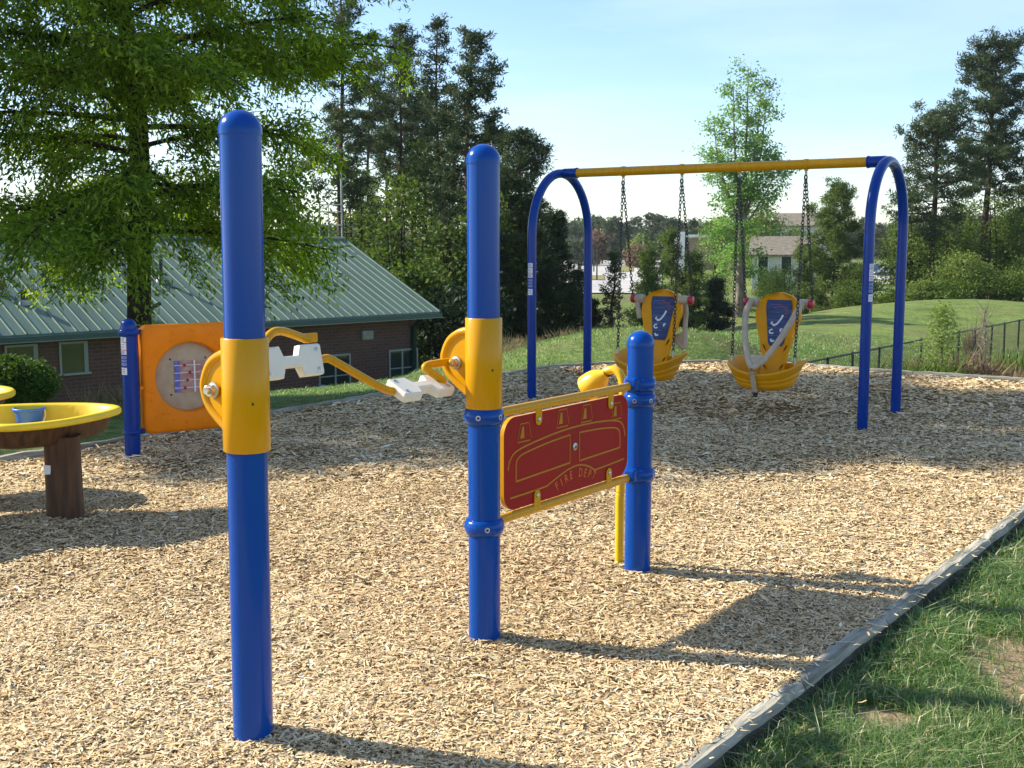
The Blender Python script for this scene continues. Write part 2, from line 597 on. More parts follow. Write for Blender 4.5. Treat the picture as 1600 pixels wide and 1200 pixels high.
# ------------------------------------------------------------------ terrain (thin-plate fit through surveyed points)
ctrl = []
for p in ([(-6, 0), (-6, 5), (0, 5), (0, 0), (-3, 3), (3, 10), (0, 10), (5, 12), (-3, 7)]):
    ctrl.append((p[0], p[1], -.05))
for p in far_edge:
    ctrl.append((p.x, p.y, -.035))
for p in ([(1.4, 2.8), (2.6, 4.4), (4.2, 6.6), (6, 9.0), (3, 2), (5, 4), (8, 8), (0, 0), (-1, -4), (6, -4), (12, 6), (12, 0)]):
    ctrl.append((p[0], p[1], -.085))


def T(px, py, Y):
    p = PY(px, py, Y)
    ctrl.append((p.x, p.y, p.z))


for a in [(-40, 655, 10.2), (60, 646, 10.6), (200, 634, 11.2), (420, 628, 12.3), (580, 613, 13.4), (680, 600, 15.0), (740, 574, 20), (700, 556, 34),
          (800, 553, 27), (915, 546, 29), (1050, 528, 38), (1000, 548, 22), (1150, 540, 24), (1200, 498, 50), (1150, 520, 36), (1300, 484, 58), (1450, 473, 66), (1600, 467, 74), (1750, 463, 80),
          (1260, 550, 29), (1300, 515, 40), (1450, 505, 46), (1600, 480, 66),
          (1050, 562, 62), (1157, 538, 74), (1250, 518, 82), (1320, 505, 88), (1450, 490, 96), (1600, 482, 104), (1750, 478, 110), (915, 580, 50), (800, 590, 46),
          (1380, 446, 132), (1380, 402, 190)]:
    T(*a)
for p in [(5.68, 22, -1.75), (10.3, 27.5, -1.95), (15, 34, -2.05), (23, 43, -2.2), (-4.9, 13.2, -.3), (-8, 16, -.9), (-9, 20, -1.5), (-3, 28, -3.0), (-12, 24, -2.8), (-3, 36, -3.2), (-14, 40, -3.3), (-20, 30, -3.2),
          (-12, 60, -3.5), (0, 70, -3.8), (8, 90, -3.9), (20, 95, -3.8), (-40, 60, -3.5), (60, 80, -2.5), (10, 140, -3.8), (40, 140, -3.6), (-30, 140, -3.8), (7.6, 20, -.95), (10.5, 21.5, -1.15), (12.8, 23.5, -1.35), (9.5, 17, -.6)]:
    ctrl.append(p)
C3 = np.array(ctrl, float)
K = len(C3)


def _phi(r2):
    return np.where(r2 > 1e-9, .5 * r2 * np.log(np.maximum(r2, 1e-9)), 0)


_d2 = (C3[:, None, 0] - C3[None, :, 0]) ** 2 + (C3[:, None, 1] - C3[None, :, 1]) ** 2
A = np.zeros((K + 3, K + 3))
A[:K, :K] = _phi(_d2) + np.eye(K) * .2
A[:K, K] = 1; A[:K, K + 1:] = C3[:, :2]
A[K, :K] = 1; A[K + 1:, :K] = C3[:, :2].T
bvec = np.zeros(K + 3); bvec[:K] = C3[:, 2]
WT = np.linalg.solve(A, bvec)


def H(x, y):
    x = np.atleast_1d(np.asarray(x, float)); y = np.atleast_1d(np.asarray(y, float))
    sh = x.shape
    x = x.ravel(); y = y.ravel()
    out = np.empty(len(x))
    for a in range(0, len(x), 20000):
        xx, yy = x[a:a + 20000], y[a:a + 20000]
        d2 = (xx[:, None] - C3[None, :, 0]) ** 2 + (yy[:, None] - C3[None, :, 1]) ** 2
        out[a:a + 20000] = _phi(d2) @ WT[:K] + WT[K] + WT[K + 1] * xx + WT[K + 2] * yy
    dist = np.hypot(x, y)
    k = np.clip((dist - 110) / 60, 0, 1)
    k = k * k * (3 - 2 * k)
    kx = np.clip((np.abs(x) - 50) / 40, 0, 1)
    k = np.maximum(k, kx)
    out = np.clip(out, -4.6, .3)
    out = out * (1 - k) + k * (-3.7 + .9 * np.clip(x / np.maximum(y, 1), 0, 1) * np.clip((dist - 100) / 120, 0, 2.5))
    out += .035 * np.sin(x * .9 + 1.3 * np.sin(y * .7)) * np.clip((y - 14) / 12, 0, 1)
    return out.reshape(sh)


def H1(x, y):
    return float(H([x], [y])[0])


def lumps(x, y, seed, s):
    r = np.random.default_rng(seed)
    o = 0
    for i in range(9):
        a = r.uniform(0, 2 * pi); k = s * r.uniform(.6, 2.6)
        o = o + np.sin((x * cos(a) + y * sin(a)) * k + r.uniform(0, 6.28)) / (k / s)
    return o / 5


def ground_mesh():
    Ys = list(np.arange(-8, 22, .33))
    st = .36
    while Ys[-1] < 2200:
        st *= 1.055
        if Ys[-1] + st > 440: break
        Ys.append(Ys[-1] + st)
    Ys = np.array(Ys)
    t = np.linspace(-1, 1, 150)
    X = np.outer(10 + .95 * np.maximum(Ys, 0), t)
    Yg = np.repeat(Ys[:, None], len(t), 1)
    Z = H(X, Yg)
    ins = inside(X, Yg); ed = edge_dist(X, Yg)
    Z = np.where(ins, Z - .22 * np.clip(ed / .15, 0, 1), Z + .012 * lumps(X, Yg, 3, 2.2) * (Yg < 25))
    # grass stands a little lower right beside the near timbers
    V = np.stack([X.ravel(), Yg.ravel(), Z.ravel()], 1)
    nx = len(t)
    i, j = np.meshgrid(np.arange(len(Ys) - 1), np.arange(nx - 1), indexing='ij')
    a = (i * nx + j).ravel()
    q = np.stack([a, a + 1, a + nx + 1, a + nx], 1)
    return V, q


def lawn_mat():
    m = bpy.data.materials.new('lawn_ground')
    m.use_nodes = True
    nt = m.node_tree
    b = nt.nodes['Principled BSDF']
    b.inputs['Roughness'].default_value = .95
    b.inputs['Specular IOR Level'].default_value = .1
    tc = nt.nodes.new('ShaderNodeTexCoord')

    def noise(sc, det, stretch=(1, 1, 1)):
        mp = nt.nodes.new('ShaderNodeMapping')
        mp.inputs['Scale'].default_value = stretch
        n = nt.nodes.new('ShaderNodeTexNoise')
        n.inputs['Scale'].default_value = sc
        n.inputs['Detail'].default_value = det
        n.inputs['Roughness'].default_value = .62
        nt.links.new(tc.outputs['Object'], mp.inputs['Vector'])
        nt.links.new(mp.outputs['Vector'], n.inputs['Vector'])
        return n.outputs['Fac']

    def ramp(fac, pts):
        r = nt.nodes.new('ShaderNodeValToRGB')
        el = r.color_ramp.elements
        while len(el) < len(pts):
            el.new(.5)
        for i, (p, c) in enumerate(pts):
            el[i].position = p
            el[i].color = (*c, 1)
        nt.links.new(fac, r.inputs['Fac'])
        return r.outputs['Color']

    def mixc(fac, a, b2):
        mx = nt.nodes.new('ShaderNodeMixRGB')
        nt.links.new(fac, mx.inputs['Fac'])
        nt.links.new(a, mx.inputs['Color1'])
        nt.links.new(b2, mx.inputs['Color2'])
        return mx.outputs['Color']

    green = ramp(noise(7, 8), [(.3, (.075, .115, .026)), (.5, (.145, .205, .05)), (.7, (.24, .285, .10))])
    dry = ramp(noise(9, 8), [(.3, (.10, .085, .04)), (.7, (.24, .20, .10))])
    tone = ramp(noise(.9, 9), [(.3, (.55, .6, .55)), (.5, (.95, .95, .95)), (.72, (1.25, 1.15, 1.1))])
    tm = nt.nodes.new('ShaderNodeMixRGB'); tm.blend_type = 'MULTIPLY'; tm.inputs['Fac'].default_value = 1
    nt.links.new(green, tm.inputs['Color1']); nt.links.new(tone, tm.inputs['Color2'])
    green = tm.outputs['Color']
    dryf = ramp(noise(.21, 9), [(.47, (0, 0, 0)), (.62, (.75, .75, .75))])
    col = mixc(dryf, green, dry)
    dirt = ramp(noise(14, 6), [(.3, (.23, .165, .09)), (.7, (.38, .29, .18))])

    def blob(cx, cy, rx, ry):
        sub = nt.nodes.new('ShaderNodeVectorMath'); sub.operation = 'SUBTRACT'
        sub.inputs[1].default_value = (cx, cy, 0)
        nt.links.new(tc.outputs['Object'], sub.inputs[0])
        sc = nt.nodes.new('ShaderNodeVectorMath'); sc.operation = 'MULTIPLY'
        sc.inputs[1].default_value = (1 / rx, 1 / ry, 0)
        nt.links.new(sub.outputs[0], sc.inputs[0])
        ln = nt.nodes.new('ShaderNodeVectorMath'); ln.operation = 'LENGTH'
        nt.links.new(sc.outputs[0], ln.inputs[0])
        ad = nt.nodes.new('ShaderNodeMath'); ad.operation = 'MULTIPLY_ADD'
        ad.inputs[1].default_value = .9; 
        nt.links.new(noise(5, 4), ad.inputs[0])
        nt.links.new(ln.outputs['Value'], ad.inputs[2])
        return ramp(ad.outputs[0], [(.0, (1, 1, 1)), (.95, (1, 1, 1)), (1.0, (0, 0, 0))]) if False else ramp_inv(ad.outputs[0])

    def ramp_inv(f):
        mr = nt.nodes.new('ShaderNodeMapRange')
        mr.inputs['From Min'].default_value = 1.2
        mr.inputs['From Max'].default_value = 1.5
        mr.inputs['To Min'].default_value = 1
        mr.inputs['To Max'].default_value = 0
        nt.links.new(f, mr.inputs['Value'])
        return mr.outputs['Result']

    for (cx, cy, rx, ry) in DIRT:
        col = mixc(blob(cx, cy, rx, ry), col, dirt)
    nt.links.new(col, b.inputs['Base Color'])
    bp = nt.nodes.new('ShaderNodeBump')
    bp.inputs['Strength'].default_value = .9
    bp.inputs['Distance'].default_value = .05
    nt.links.new(noise(22, 7), bp.inputs['Height'])
    nt.links.new(bp.outputs['Normal'], b.inputs['Normal'])
    return m


_d1 = G(1600, 1085, -.11); _d2p = G(1372, 1142, -.11)
DIRT = [(_d1.x + .10, _d1.y + .02, .30, .62), (_d2p.x, _d2p.y, .17, .13)]
M['lawn'] = lawn_mat()
V, q = ground_mesh()
gr = np_obj('ground', V, q, None, M['lawn'], np.zeros(len(V)))
gr.data.polygons.foreach_set('use_smooth', np.ones(len(q), bool))
tag(gr, kind='structure')

# gravel path beyond the far corner of the bed
def strip(name, pts, wd, m, lift=.03, n=30):
    P = smooth_path([Vector((a, b, 0)) for a, b in pts], n)
    vs, fs = [], []
    for i, p in enumerate(P):
        t = (P[min(i + 1, len(P) - 1)] - P[max(i - 1, 0)]).normalized()
        nn = Vector((-t.y, t.x, 0))
        for k in range(7):
            qd = p + nn * wd * (k / 6 - .5)
            vs.append((qd.x, qd.y, H1(qd.x, qd.y) + lift))
    for i in range(len(P) - 1):
        for k in range(6):
            a = i * 7 + k
            fs.append((a, a + 1, a + 8, a + 7))
    mb = MB(); mb.add(vs, fs, 0, True)
    return tag(mb.build(name, m), kind='structure')


strip('gravel_path', [(7.4, 14.2), (8.6, 16.5), (10.6, 20), (14, 25), (19, 31), (27, 38)], 1.5, M['soil'], .035)

# ------------------------------------------------------------------ wood chip bed
MOUNDS = []


def chip_z(x, y):
    x = np.asarray(x, float); y = np.asarray(y, float)
    z = .016 * lumps(x, y, 5, 2.4) + .012 * lumps(x, y, 8, 7.0)
    for (cx, cy, r, h) in MOUNDS:
        z = z + h * np.exp(-((x - cx) ** 2 + (y - cy) ** 2) / (r * r))
    return z


def CZ(x, y):
    return float(chip_z([x], [y])[0])


pf = G(396, 1152); pm = G(757.3, 999); pt = G(995.5, 890)
ped = G(92, 813, .045)
P4 = G(208, 714); P5 = Vector((-2.03, 8.92, 0))
MOUNDS += [(pf.x + .04, pf.y + .02, .26, .022), (pm.x, pm.y, .22, .012), (ped.x - .25, ped.y - .15, .42, .06), (P4.x + .25, P4.y - .05, .35, .04), (-1.75, 8.75, .3, .06), (-2.2, 8.4, .25, -.03),
           (1.0, 3.95, .35, .02), (2.0, 10.2, .9, -.05), (1.2, 11.0, .8, -.05)]


def bed_mesh():
    ys = np.concatenate([np.arange(start.y + .02, 2.6, .5), np.arange(2.6, 9, .055), np.arange(9, max(PYY) - .01, .09)])
    nx = 150
    rows = []
    for y in ys:
        xs = []
        for i in range(len(PX)):
            j = (i + 1) % len(PX)
            if (PYY[i] > y) != (PYY[j] > y):
                xs.append(PX[i] + (y - PYY[i]) / (PYY[j] - PYY[i]) * (PX[j] - PX[i]))
        rows.append((min(xs), max(xs)))
    X = np.array([np.linspace(a, b, nx) for a, b in rows])
    Yg = np.repeat(ys[:, None], nx, 1)
    Z = chip_z(X, Yg) - .008
    V = np.stack([X.ravel(), Yg.ravel(), Z.ravel()], 1)
    i, j = np.meshgrid(np.arange(len(ys) - 1), np.arange(nx - 1), indexing='ij')
    a = (i * nx + j).ravel()
    return V, np.stack([a, a + 1, a + nx + 1, a + nx], 1)


M['bed'] = mat('wood_chip_ground', (.56, .42, .23), .95, .1, 0, col2=(.28, .19, .095), nscale=42, bump=1.0, bscale=55, detail=8)
V, q = bed_mesh()
bed = np_obj('wood_chip_ground', V, q, None, M['bed'], np.zeros(len(V)))
bed.data.polygons.foreach_set('use_smooth', np.ones(len(q), bool))
tag(bed, kind='structure')


def chips():
    out = []
    for (y0, y1, dens, L, W) in ((2.95, 5.0, 15000, .028, .0047), (5.0, 7.5, 9000, .033, .0058), (7.5, 10.5, 3600, .042, .0095), (10.5, 15.2, 1400, .056, .015)):
        n = int(dens * (y1 - y0) * (2 * (.47 * (y0 + y1) / 2 + .9)))
        y = rng.uniform(y0, y1, n)
        x = rng.uniform(-1, 1, n) * (.47 * y + .9)
        ed = edge_dist(x, y); ins = inside(x, y)
        k = (ins & (ed > .01)) | (~ins & (ed < .42) & (rng.uniform(0, 1, n) < .035 * np.exp(-ed / .12)) & (x > 0) & (y < 8))
        x, y, ed, ins = x[k], y[k], ed[k], ins[k]
        n = len(x)
        zb = np.where(ins, chip_z(x, y), np.where(ed < .066, .026, H(x, y) + .03))
        l = L * rng.lognormal(0, .38, n); wd = W * rng.lognormal(0, .35, n)
        yaw = rng.uniform(0, 2 * pi, n)
        pit = rng.normal(0, .15, n); rol = rng.normal(0, .28, n)
        d = np.stack([np.cos(yaw) * np.cos(pit), np.sin(yaw) * np.cos(pit), np.sin(pit)], 1)
        s0 = np.stack([-np.sin(yaw), np.cos(yaw), np.zeros(n)], 1)
        up = np.cross(d, s0)
        s = s0 * np.cos(rol)[:, None] + up * np.sin(rol)[:, None]
        c = np.stack([x, y, zb + .002 + np.abs(rng.normal(0, .006, n))], 1)
        tap = rng.uniform(.45, 1.1, n)
        dl = d * (l / 2)[:, None]; sw = s * (wd / 2)[:, None]
        bend = np.zeros((n, 3)); bend[:, 2] = rng.normal(0, .0022, n)
        v = np.stack([c - dl - sw, c - dl + sw, c + bend + sw * 1.15, c + bend - sw * 1.15, c + dl - sw * tap[:, None], c + dl + sw * tap[:, None]], 1)
        out.append((v, np.clip(rng.normal(.52, .22, n) + .10 * lumps(x, y, 21, 3.0) + .09 * lumps(x, y, 23, .9) - .35 * (rng.uniform(0, 1, n) < .06), 0, 1)))
    Vv = np.concatenate([o[0] for o in out]); var = np.concatenate([o[1] for o in out])
    n = len(Vv)
    b0 = np.arange(n)[:, None] * 6
    q1 = np.concatenate([b0 + np.array([[0, 3, 2, 1]]), b0 + np.array([[3, 4, 5, 2]])], 0)
    return Vv.reshape(-1, 3), q1, np.repeat(var, 6)


V, q, var = chips()
ch = np_obj('wood_chips', V, q, None, M['chip'], var)
tag(ch, 'loose pale wood chips covering the play area', 'wood chips', kind='stuff')

# ------------------------------------------------------------------ grass
def blades(x, y, z, hgt, wid, lean, var0, dry=0.04, wind=None):
    n = len(x)
    yaw = rng.uniform(0, 2 * pi, n)
    s = np.stack([np.cos(yaw), np.sin(yaw), np.zeros(n)], 1)
    la = rng.uniform(0, 2 * pi, n)
    ln = np.abs(rng.normal(0, lean, n))
    ld = np.stack([np.cos(la) * ln, np.sin(la) * ln, np.zeros(n)], 1)
    if wind is not None:
        ld = ld + wind
    h = hgt * rng.lognormal(0, .3, n)
    w = wid * rng.lognormal(0, .25, n)
    b = np.stack([x, y, z], 1)
    up = np.array([[0, 0, 1.0]])
    m = b + (up + ld * .5) * (h * .55)[:, None]
    t = b + (up * .82 + ld * 1.6) * h[:, None]
    sw = s * (w / 2)[:, None]
    v = np.stack([b - sw, b + sw, m - sw * .8, m + sw * .8, t], 1).reshape(-1, 3)
    b0 = np.arange(n)[:, None] * 5
    q = b0 + np.array([[0, 1, 3, 2]])
    tr = b0 + np.array([[2, 3, 4]])
    var = np.clip(rng.normal(var0, .16, n), 0, .85)
    var = np.where(rng.uniform(0, 1, n) < dry, 1.0, var)
    return v, q, tr, np.repeat(var, 5)


def near_grass():
    y = rng.uniform(2.6, 8.6, 1150000)
    x = rng.uniform(.1, 5.6, 1150000)
    k = (~inside(x, y)) & ((x < .47 * y + .25) | (rng.uniform(0, 1, len(x)) < .6)) & (x < .47 * y + 2.0) & (edge_dist(x, y) > .055)
    clump = lumps(x, y, 31, 5.0) + .6 * lumps(x, y, 32, 14.0)
    k &= rng.uniform(-1.3, 1.3, len(x)) < clump * .8 + .45
    for (cx, cy, rx, ry) in DIRT:
        k &= (((x - cx) / rx) ** 2 + ((y - cy) / ry) ** 2 > 1.0 + rng.normal(0, .25, len(x))) | (rng.uniform(0, 1, len(x)) < .02)
    x, y = x[k], y[k]
    keep = rng.uniform(0, 1, len(x)) < np.clip(3.6 / y, .3, 1)
    x, y = x[keep], y[keep]
    z = H(x, y) - .005
    cl = lumps(x, y, 31, 5.0)
    h = .058 * (1 + .35 * cl) * (1 + .25 * np.exp(-edge_dist(x, y) / .12))
    v, q, t, var = blades(x, y, z, h, .0040 * np.clip(y / 3.8, 1, 2.2), .75, .54 + .14 * cl, .17)
    return v, q, t, var


v, q, t, var = near_grass()
o = np_obj('grass', v, q, t, M['grass'], var)
tag(o, 'rough green grass growing beside the near timber edging', 'grass', kind='stuff')


def far_grass():
    n = 420000
    y = 8.0 + 30 * rng.uniform(0, 1, n) ** 1.9
    x = rng.uniform(-1, 1, n) * (.48 * y + 1.5)
    k = (~inside(x, y)) & (edge_dist(x, y) > .07)
    cl = lumps(x, y, 41, 2.0)
    k &= rng.uniform(-1.4, 1.4, n) < cl * .7 + .5
    x, y, cl = x[k], y[k], cl[k]
    z = H(x, y) - .01
    sc = np.clip(y / 12, .8, 2.4)
    v, q, t, var = blades(x, y, z,   .026 * sc * (1 + .3 * cl), .006 * sc, .7, .55 + .14 * cl, .07)
    return v, q, t, var


v, q, t, var = far_grass()
o = np_obj('grass', v, q, t, M['grass'], var)
tag(o, 'mown green lawn grass sloping away behind the wood chip bed', 'grass', kind='stuff')


# ------------------------------------------------------------------ landscape timbers edging the bed
def timber(a, b, label, group, wd=.066, top=.024, bot=-.22, seed=0, w0=0.0):
    a, b = Vector((a.x, a.y, 0)), Vector((b.x, b.y, 0))
    L = (b - a).length
    d = (b - a).normalized()
    nn = Vector((d.y, -d.x, 0))           # towards the grass for near edge
    r = np.random.default_rng(seed)
    n = max(6, int(L / .06))
    prof = [(-.5, bot), (-.5, top - .018), (-.42, top), (.28, top), (.5, top - .03), (.5, bot)]
    ph = r.uniform(0, 6.28, 6)
    vs = []
    for i in range(n + 1):
        s = L * i / n
        e = 1.0
        for k, (u, z) in enumerate(prof):
            wob = (.004 * sin(s * 6 + ph[0]) + .0025 * sin(s * 17 + ph[1]) + .002 * sin(s * 37 + ph[4])) * min(1, s / .15 + .15, (L - s) / .15 + .15) if k >= 3 else .003 * sin(s * 11 + ph[2])
            zz = z + ((.004 * sin(s * 4 + ph[3]) + .003 * sin(s * 23 + ph[5] + k)) if z > 0 else 0)
            if i in (0, n) and z > 0:
                zz -= .006
            p = a + d * (s + (.004 if i == 0 else -.004 if i == n else 0)) + nn * (u * wd + wob * (1 if w0 == 0 else .5)) + nn * w0
            vs.append((p.x, p.y, zz))
    k = len(prof)
    fs = []
    for i in range(n):
        for j in range(k):
            fs.append((i * k + j, i * k + (j + 1) % k, (i + 1) * k + (j + 1) % k, (i + 1) * k + j))
    fs.append(tuple(range(k - 1, -1, -1)))
    fs.append(tuple(range(n * k, n * k + k)))
    c = (a + b) / 2
    mb = MB()
    rzt = math.atan2(d.y, d.x)
    Ri = Matrix.Rotation(-rzt, 3, 'Z')
    mb.add([Ri @ Vector((p[0] - c.x, p[1] - c.y, p[2])) for p in vs], [tuple(f[::-1]) for f in fs], 0, False)
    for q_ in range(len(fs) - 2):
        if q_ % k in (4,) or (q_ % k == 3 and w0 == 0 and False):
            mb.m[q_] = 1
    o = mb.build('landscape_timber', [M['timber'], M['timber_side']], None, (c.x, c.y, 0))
    o.rotation_euler = (0, 0, rzt)
    return tag(o, label, 'edging timber', group)


nl = near_line
gN = 'weathered timbers edging the wood chips beside the near grass'
def at(p, t):
    return Vector((p.x + nd.x * t, p.y + nd.y * t))
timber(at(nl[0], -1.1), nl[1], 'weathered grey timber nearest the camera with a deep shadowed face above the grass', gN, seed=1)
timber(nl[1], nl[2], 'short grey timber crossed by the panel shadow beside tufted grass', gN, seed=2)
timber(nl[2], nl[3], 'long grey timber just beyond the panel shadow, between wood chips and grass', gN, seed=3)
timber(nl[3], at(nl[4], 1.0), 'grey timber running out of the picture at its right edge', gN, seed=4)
timber(at(nl[0], -3.2), at(nl[0], -1.1), 'weathered timber behind the nearest visible one', gN, seed=5)
timber(at(nl[4], 1.0), at(nl[4], 3.4), 'weathered timber past the right edge of the view', gN, seed=6)
fe = [Vector((p.x, p.y)) for p in far_edge]
acc = [0]
for i in range(1, len(fe)):
    acc.append(acc[-1] + (fe[i] - fe[i - 1]).length)


def along(s):
    for i in range(1, len(fe)):
        if s <= acc[i] + 1e-9:
            t = (s - acc[i - 1]) / (acc[i] - acc[i - 1])
            return fe[i - 1].lerp(fe[i], t)
    return fe[-1].copy()


nseg = round(acc[-1] / 1.22)
gF = 'grey timbers edging the far side of the wood chip bed'
far_lab = {0: 'pale timber edge behind the sand table pedestal', 1: 'grey timber edge running under the sand table rim', 2: 'grey timber edge behind the slim blue post with stickers'}
for i in range(nseg):
    p0, p1 = along(acc[-1] * i / nseg), along(acc[-1] * (i + 1) / nseg)
    mx_ = pix((p0.x + p1.x) / 2, (p0.y + p1.y) / 2, 0)[0]
    if i in far_lab: lab = far_lab[i]
    elif mx_ < 420: lab = 'grey timber edge passing behind the orange panel'
    elif mx_ < 740: lab = 'grey timber edge in tree shade between the lawn strip and the wood chips'
    elif mx_ < 930: lab = 'dark grey timber edge curving behind the left legs of the swing frame'
    elif mx_ < 1330: lab = 'thin timber edge behind the two hanging swing seats'
    else: lab = 'pale straight timber edge behind the right legs of the swing frame'
    timber(p1, p0, lab, gF, wd=.07, top=.035, seed=20 + i, w0=.04)
# ================================================================== blue post play station
RP = .0635


def ring_prof(r0, r1, zc, h):
    return [(r0, zc - h / 2), (r0 + .4 * (r1 - r0), zc - h / 2), (r1 - .003, zc - h * .25), (r1, zc), (r1 - .003, zc + h * .25), (r0 + .4 * (r1 - r0), zc + h / 2), (r0, zc + h / 2)]


def dome(r, z0, hgt, n=9):
    return [(r * cos(k / n * pi / 2), z0 + hgt * sin(k / n * pi / 2)) for k in range(n + 1)]


def post(parent, base, ht, tilt=(0, 0), r=RP, m='blue', cap_r=None, off=(0, 0, 0)):
    mb = MB()
    mb.lathe([(r, -.25), (r, ht - r * 1.0 - .004)], 36)
    o = mb.build('post', M[m], parent)
    o.location = (base.x - off[0], base.y - off[1], 0)
    o.rotation_euler = (-tilt[1], tilt[0], 0)
    c = MB()
    cr = cap_r or r + .0028
    c.lathe([(cr, ht - r - .012)] + dome(cr, ht - r, r), 36, cap0=False)
    c.build('cap', M[m], o)
    return o


def sleeve(p, r=.0735, z0=.944, z1=1.3):
    mb = MB()
    mb.lathe([(RP, z0), (r - .003, z0), (r, z0 + .003), (r, z1 - .003), (r - .003, z1), (RP, z1)], 40, sharp=(1, 4), cap0=False, cap1=False)
    mb.lathe([(.0045, 0), (.0045, .0015)], 10, 1, Matrix.Translation((0, 0, 0)) @ frame(Vector((.035, -.0645, 1.1)), (1, 0, 0), (0, 0, 1), (0, -1, 0)))
    return mb.build('sleeve', [M['yellow'], M['black']], p)


def ring(p, zc, h=.062, r1=.081, bolts=(-110, -40), m='blue'):
    mb = MB()
    mb.lathe(ring_prof(RP, r1, zc, h), 40, cap0=False, cap1=False)
    for a in bolts:
        d = Vector((cos(R(a)), sin(R(a)), 0))
        fr = frame(d * (r1 - .003) + Vector((0, 0, zc)), (-d.y, d.x, 0), (0, 0, 1), d)
        mb.lathe([(.0105, 0), (.0105, .0022), (.006, .0025), (.006, .001)], 12, 1, fr, sharp=(1, 2))
    return mb.build('collar', [M[m], M['steel']], p)


def bracket(p, e):
    """D shaped crank bearing plate on the sleeve, e = outward direction"""
    e = Vector((e.x, e.y, 0)).normalized()
    nrm = Vector((0, 0, 1)).cross(e)
    mb = MB()
    rim = [(.055, 1.245), (.115, 1.238), (.172, 1.205), (.203, 1.15), (.203, 1.112), (.18, 1.07), (.13, 1.03), (.055, .985)]
    pts = smooth_path([e * a + Vector((0, 0, b)) for a, b in rim], 5)
    mb.tube(pts, .0165, 10)
    fr = frame((0, 0, 0), e, (0, 0, 1), -nrm)
    out = smooth_path([Vector((a, b, 0)) for a, b in rim], 4)
    mb.prism([(q.x, q.y) for q in out][::-1], fr, -.006, .006)
    return mb.build('bearing_bracket', M['yellow'], p)


station = empty('play_station', (pm.x, pm.y, 0), 0,
                'three blue posts joined by a yellow pedal crank and a red fire engine panel', 'play station')
OFF = (pm.x, pm.y, 0)
fpost = post(station, pf, 1.992, tilt=(.0068, 0), off=OFF)
mpost = post(station, pm, 1.965, off=OFF)
tpost = post(station, pt, 1.172, tilt=(.002, 0), off=OFF)
fpost['label'] = 'nearest tall blue post with a yellow sleeve and no collars'
mpost['label'] = 'middle tall blue post with yellow sleeve and two collars'
tpost['label'] = 'short blue post at the far end of the red panel'
sleeve(fpost)
sleeve(mpost, .0725)
cdir = (pm - pf).normalized()
eout = Vector((-cdir.y, cdir.x, 0))
bracket(fpost, eout)
bracket(mpost, eout)
ring(mpost, .914, bolts=(-105, -35))
ring(mpost, .470, bolts=(-80, -10))
ring(tpost, .916, bolts=(-30,))
ring(tpost, .842, bolts=(-115, -55))
ring(tpost, .478, bolts=(-30,))
pd = (pt - pm).normalized()
# little clamp blocks where the rails meet the short post
for zc in (.918, .48):
    mb = MB()
    mb.box(Vector((-pd.x * .085, -pd.y * .085, zc + .004)) + Vector((pd.y, -pd.x, 0)) * .012, (.06, .055, .06), Matrix.Rotation(math.atan2(pd.y, pd.x), 3, 'Z'), 0, .006)
    mb.build('rail_clamp', M['blue'], tpost)


def wpart(mb, name, mats, parent, off=OFF):
    return mb.build(name, mats, parent, (-off[0], -off[1], -off[2]))


# ---- rails and red panel
plen = (pt - pm).length
pn = Vector((pd.y, -pd.x, 0))
for zc, z2 in ((.914, .914), (.474, .474)):
    mb = MB()
    a = Vector((pm.x, pm.y, zc)) + pd * .062
    b = Vector((pt.x, pt.y, z2)) - pd * .066
    mb.tube([a, b], .0195, 14)
    wpart(mb, 'rail', M['yellow'], station)
pw, phh = .985, .385
po = Vector((pm.x, pm.y, .500)) + pd * .118
PF = frame(po, pd, (0, 0, 1), pn)
rr = .075
outl = []
for cx, cy, a0 in ((pw - rr, rr, -90), (pw - rr, phh - rr, 0), (rr, phh - rr, 90), (rr, rr, 180)):
    for k in range(9):
        a = R(a0 + k * 11.25)
        outl.append((cx + rr * cos(a), cy + rr * sin(a)))
mb = MB()
mb.prism(outl, PF, -.0095, .0095, 0, True, 1)
panel = wpart(mb, 'fire_engine_panel', [M['red_panel'], M['yellow']], station)


def UV(u, v):
    return Vector((u * pw, (1 - v) * phh, 0))


# yellow core showing in the engraved lines
ln = MB()


def stroke(pts, w=.0085, closed=False, sm=True):
    P = [UV(*q) for q in pts]
    if sm: P = smooth_path(P, 6, closed)
    ln.ribbon([(q.x, q.y) for q in P], w * .78, PF, .0090, .0112, 0, closed)


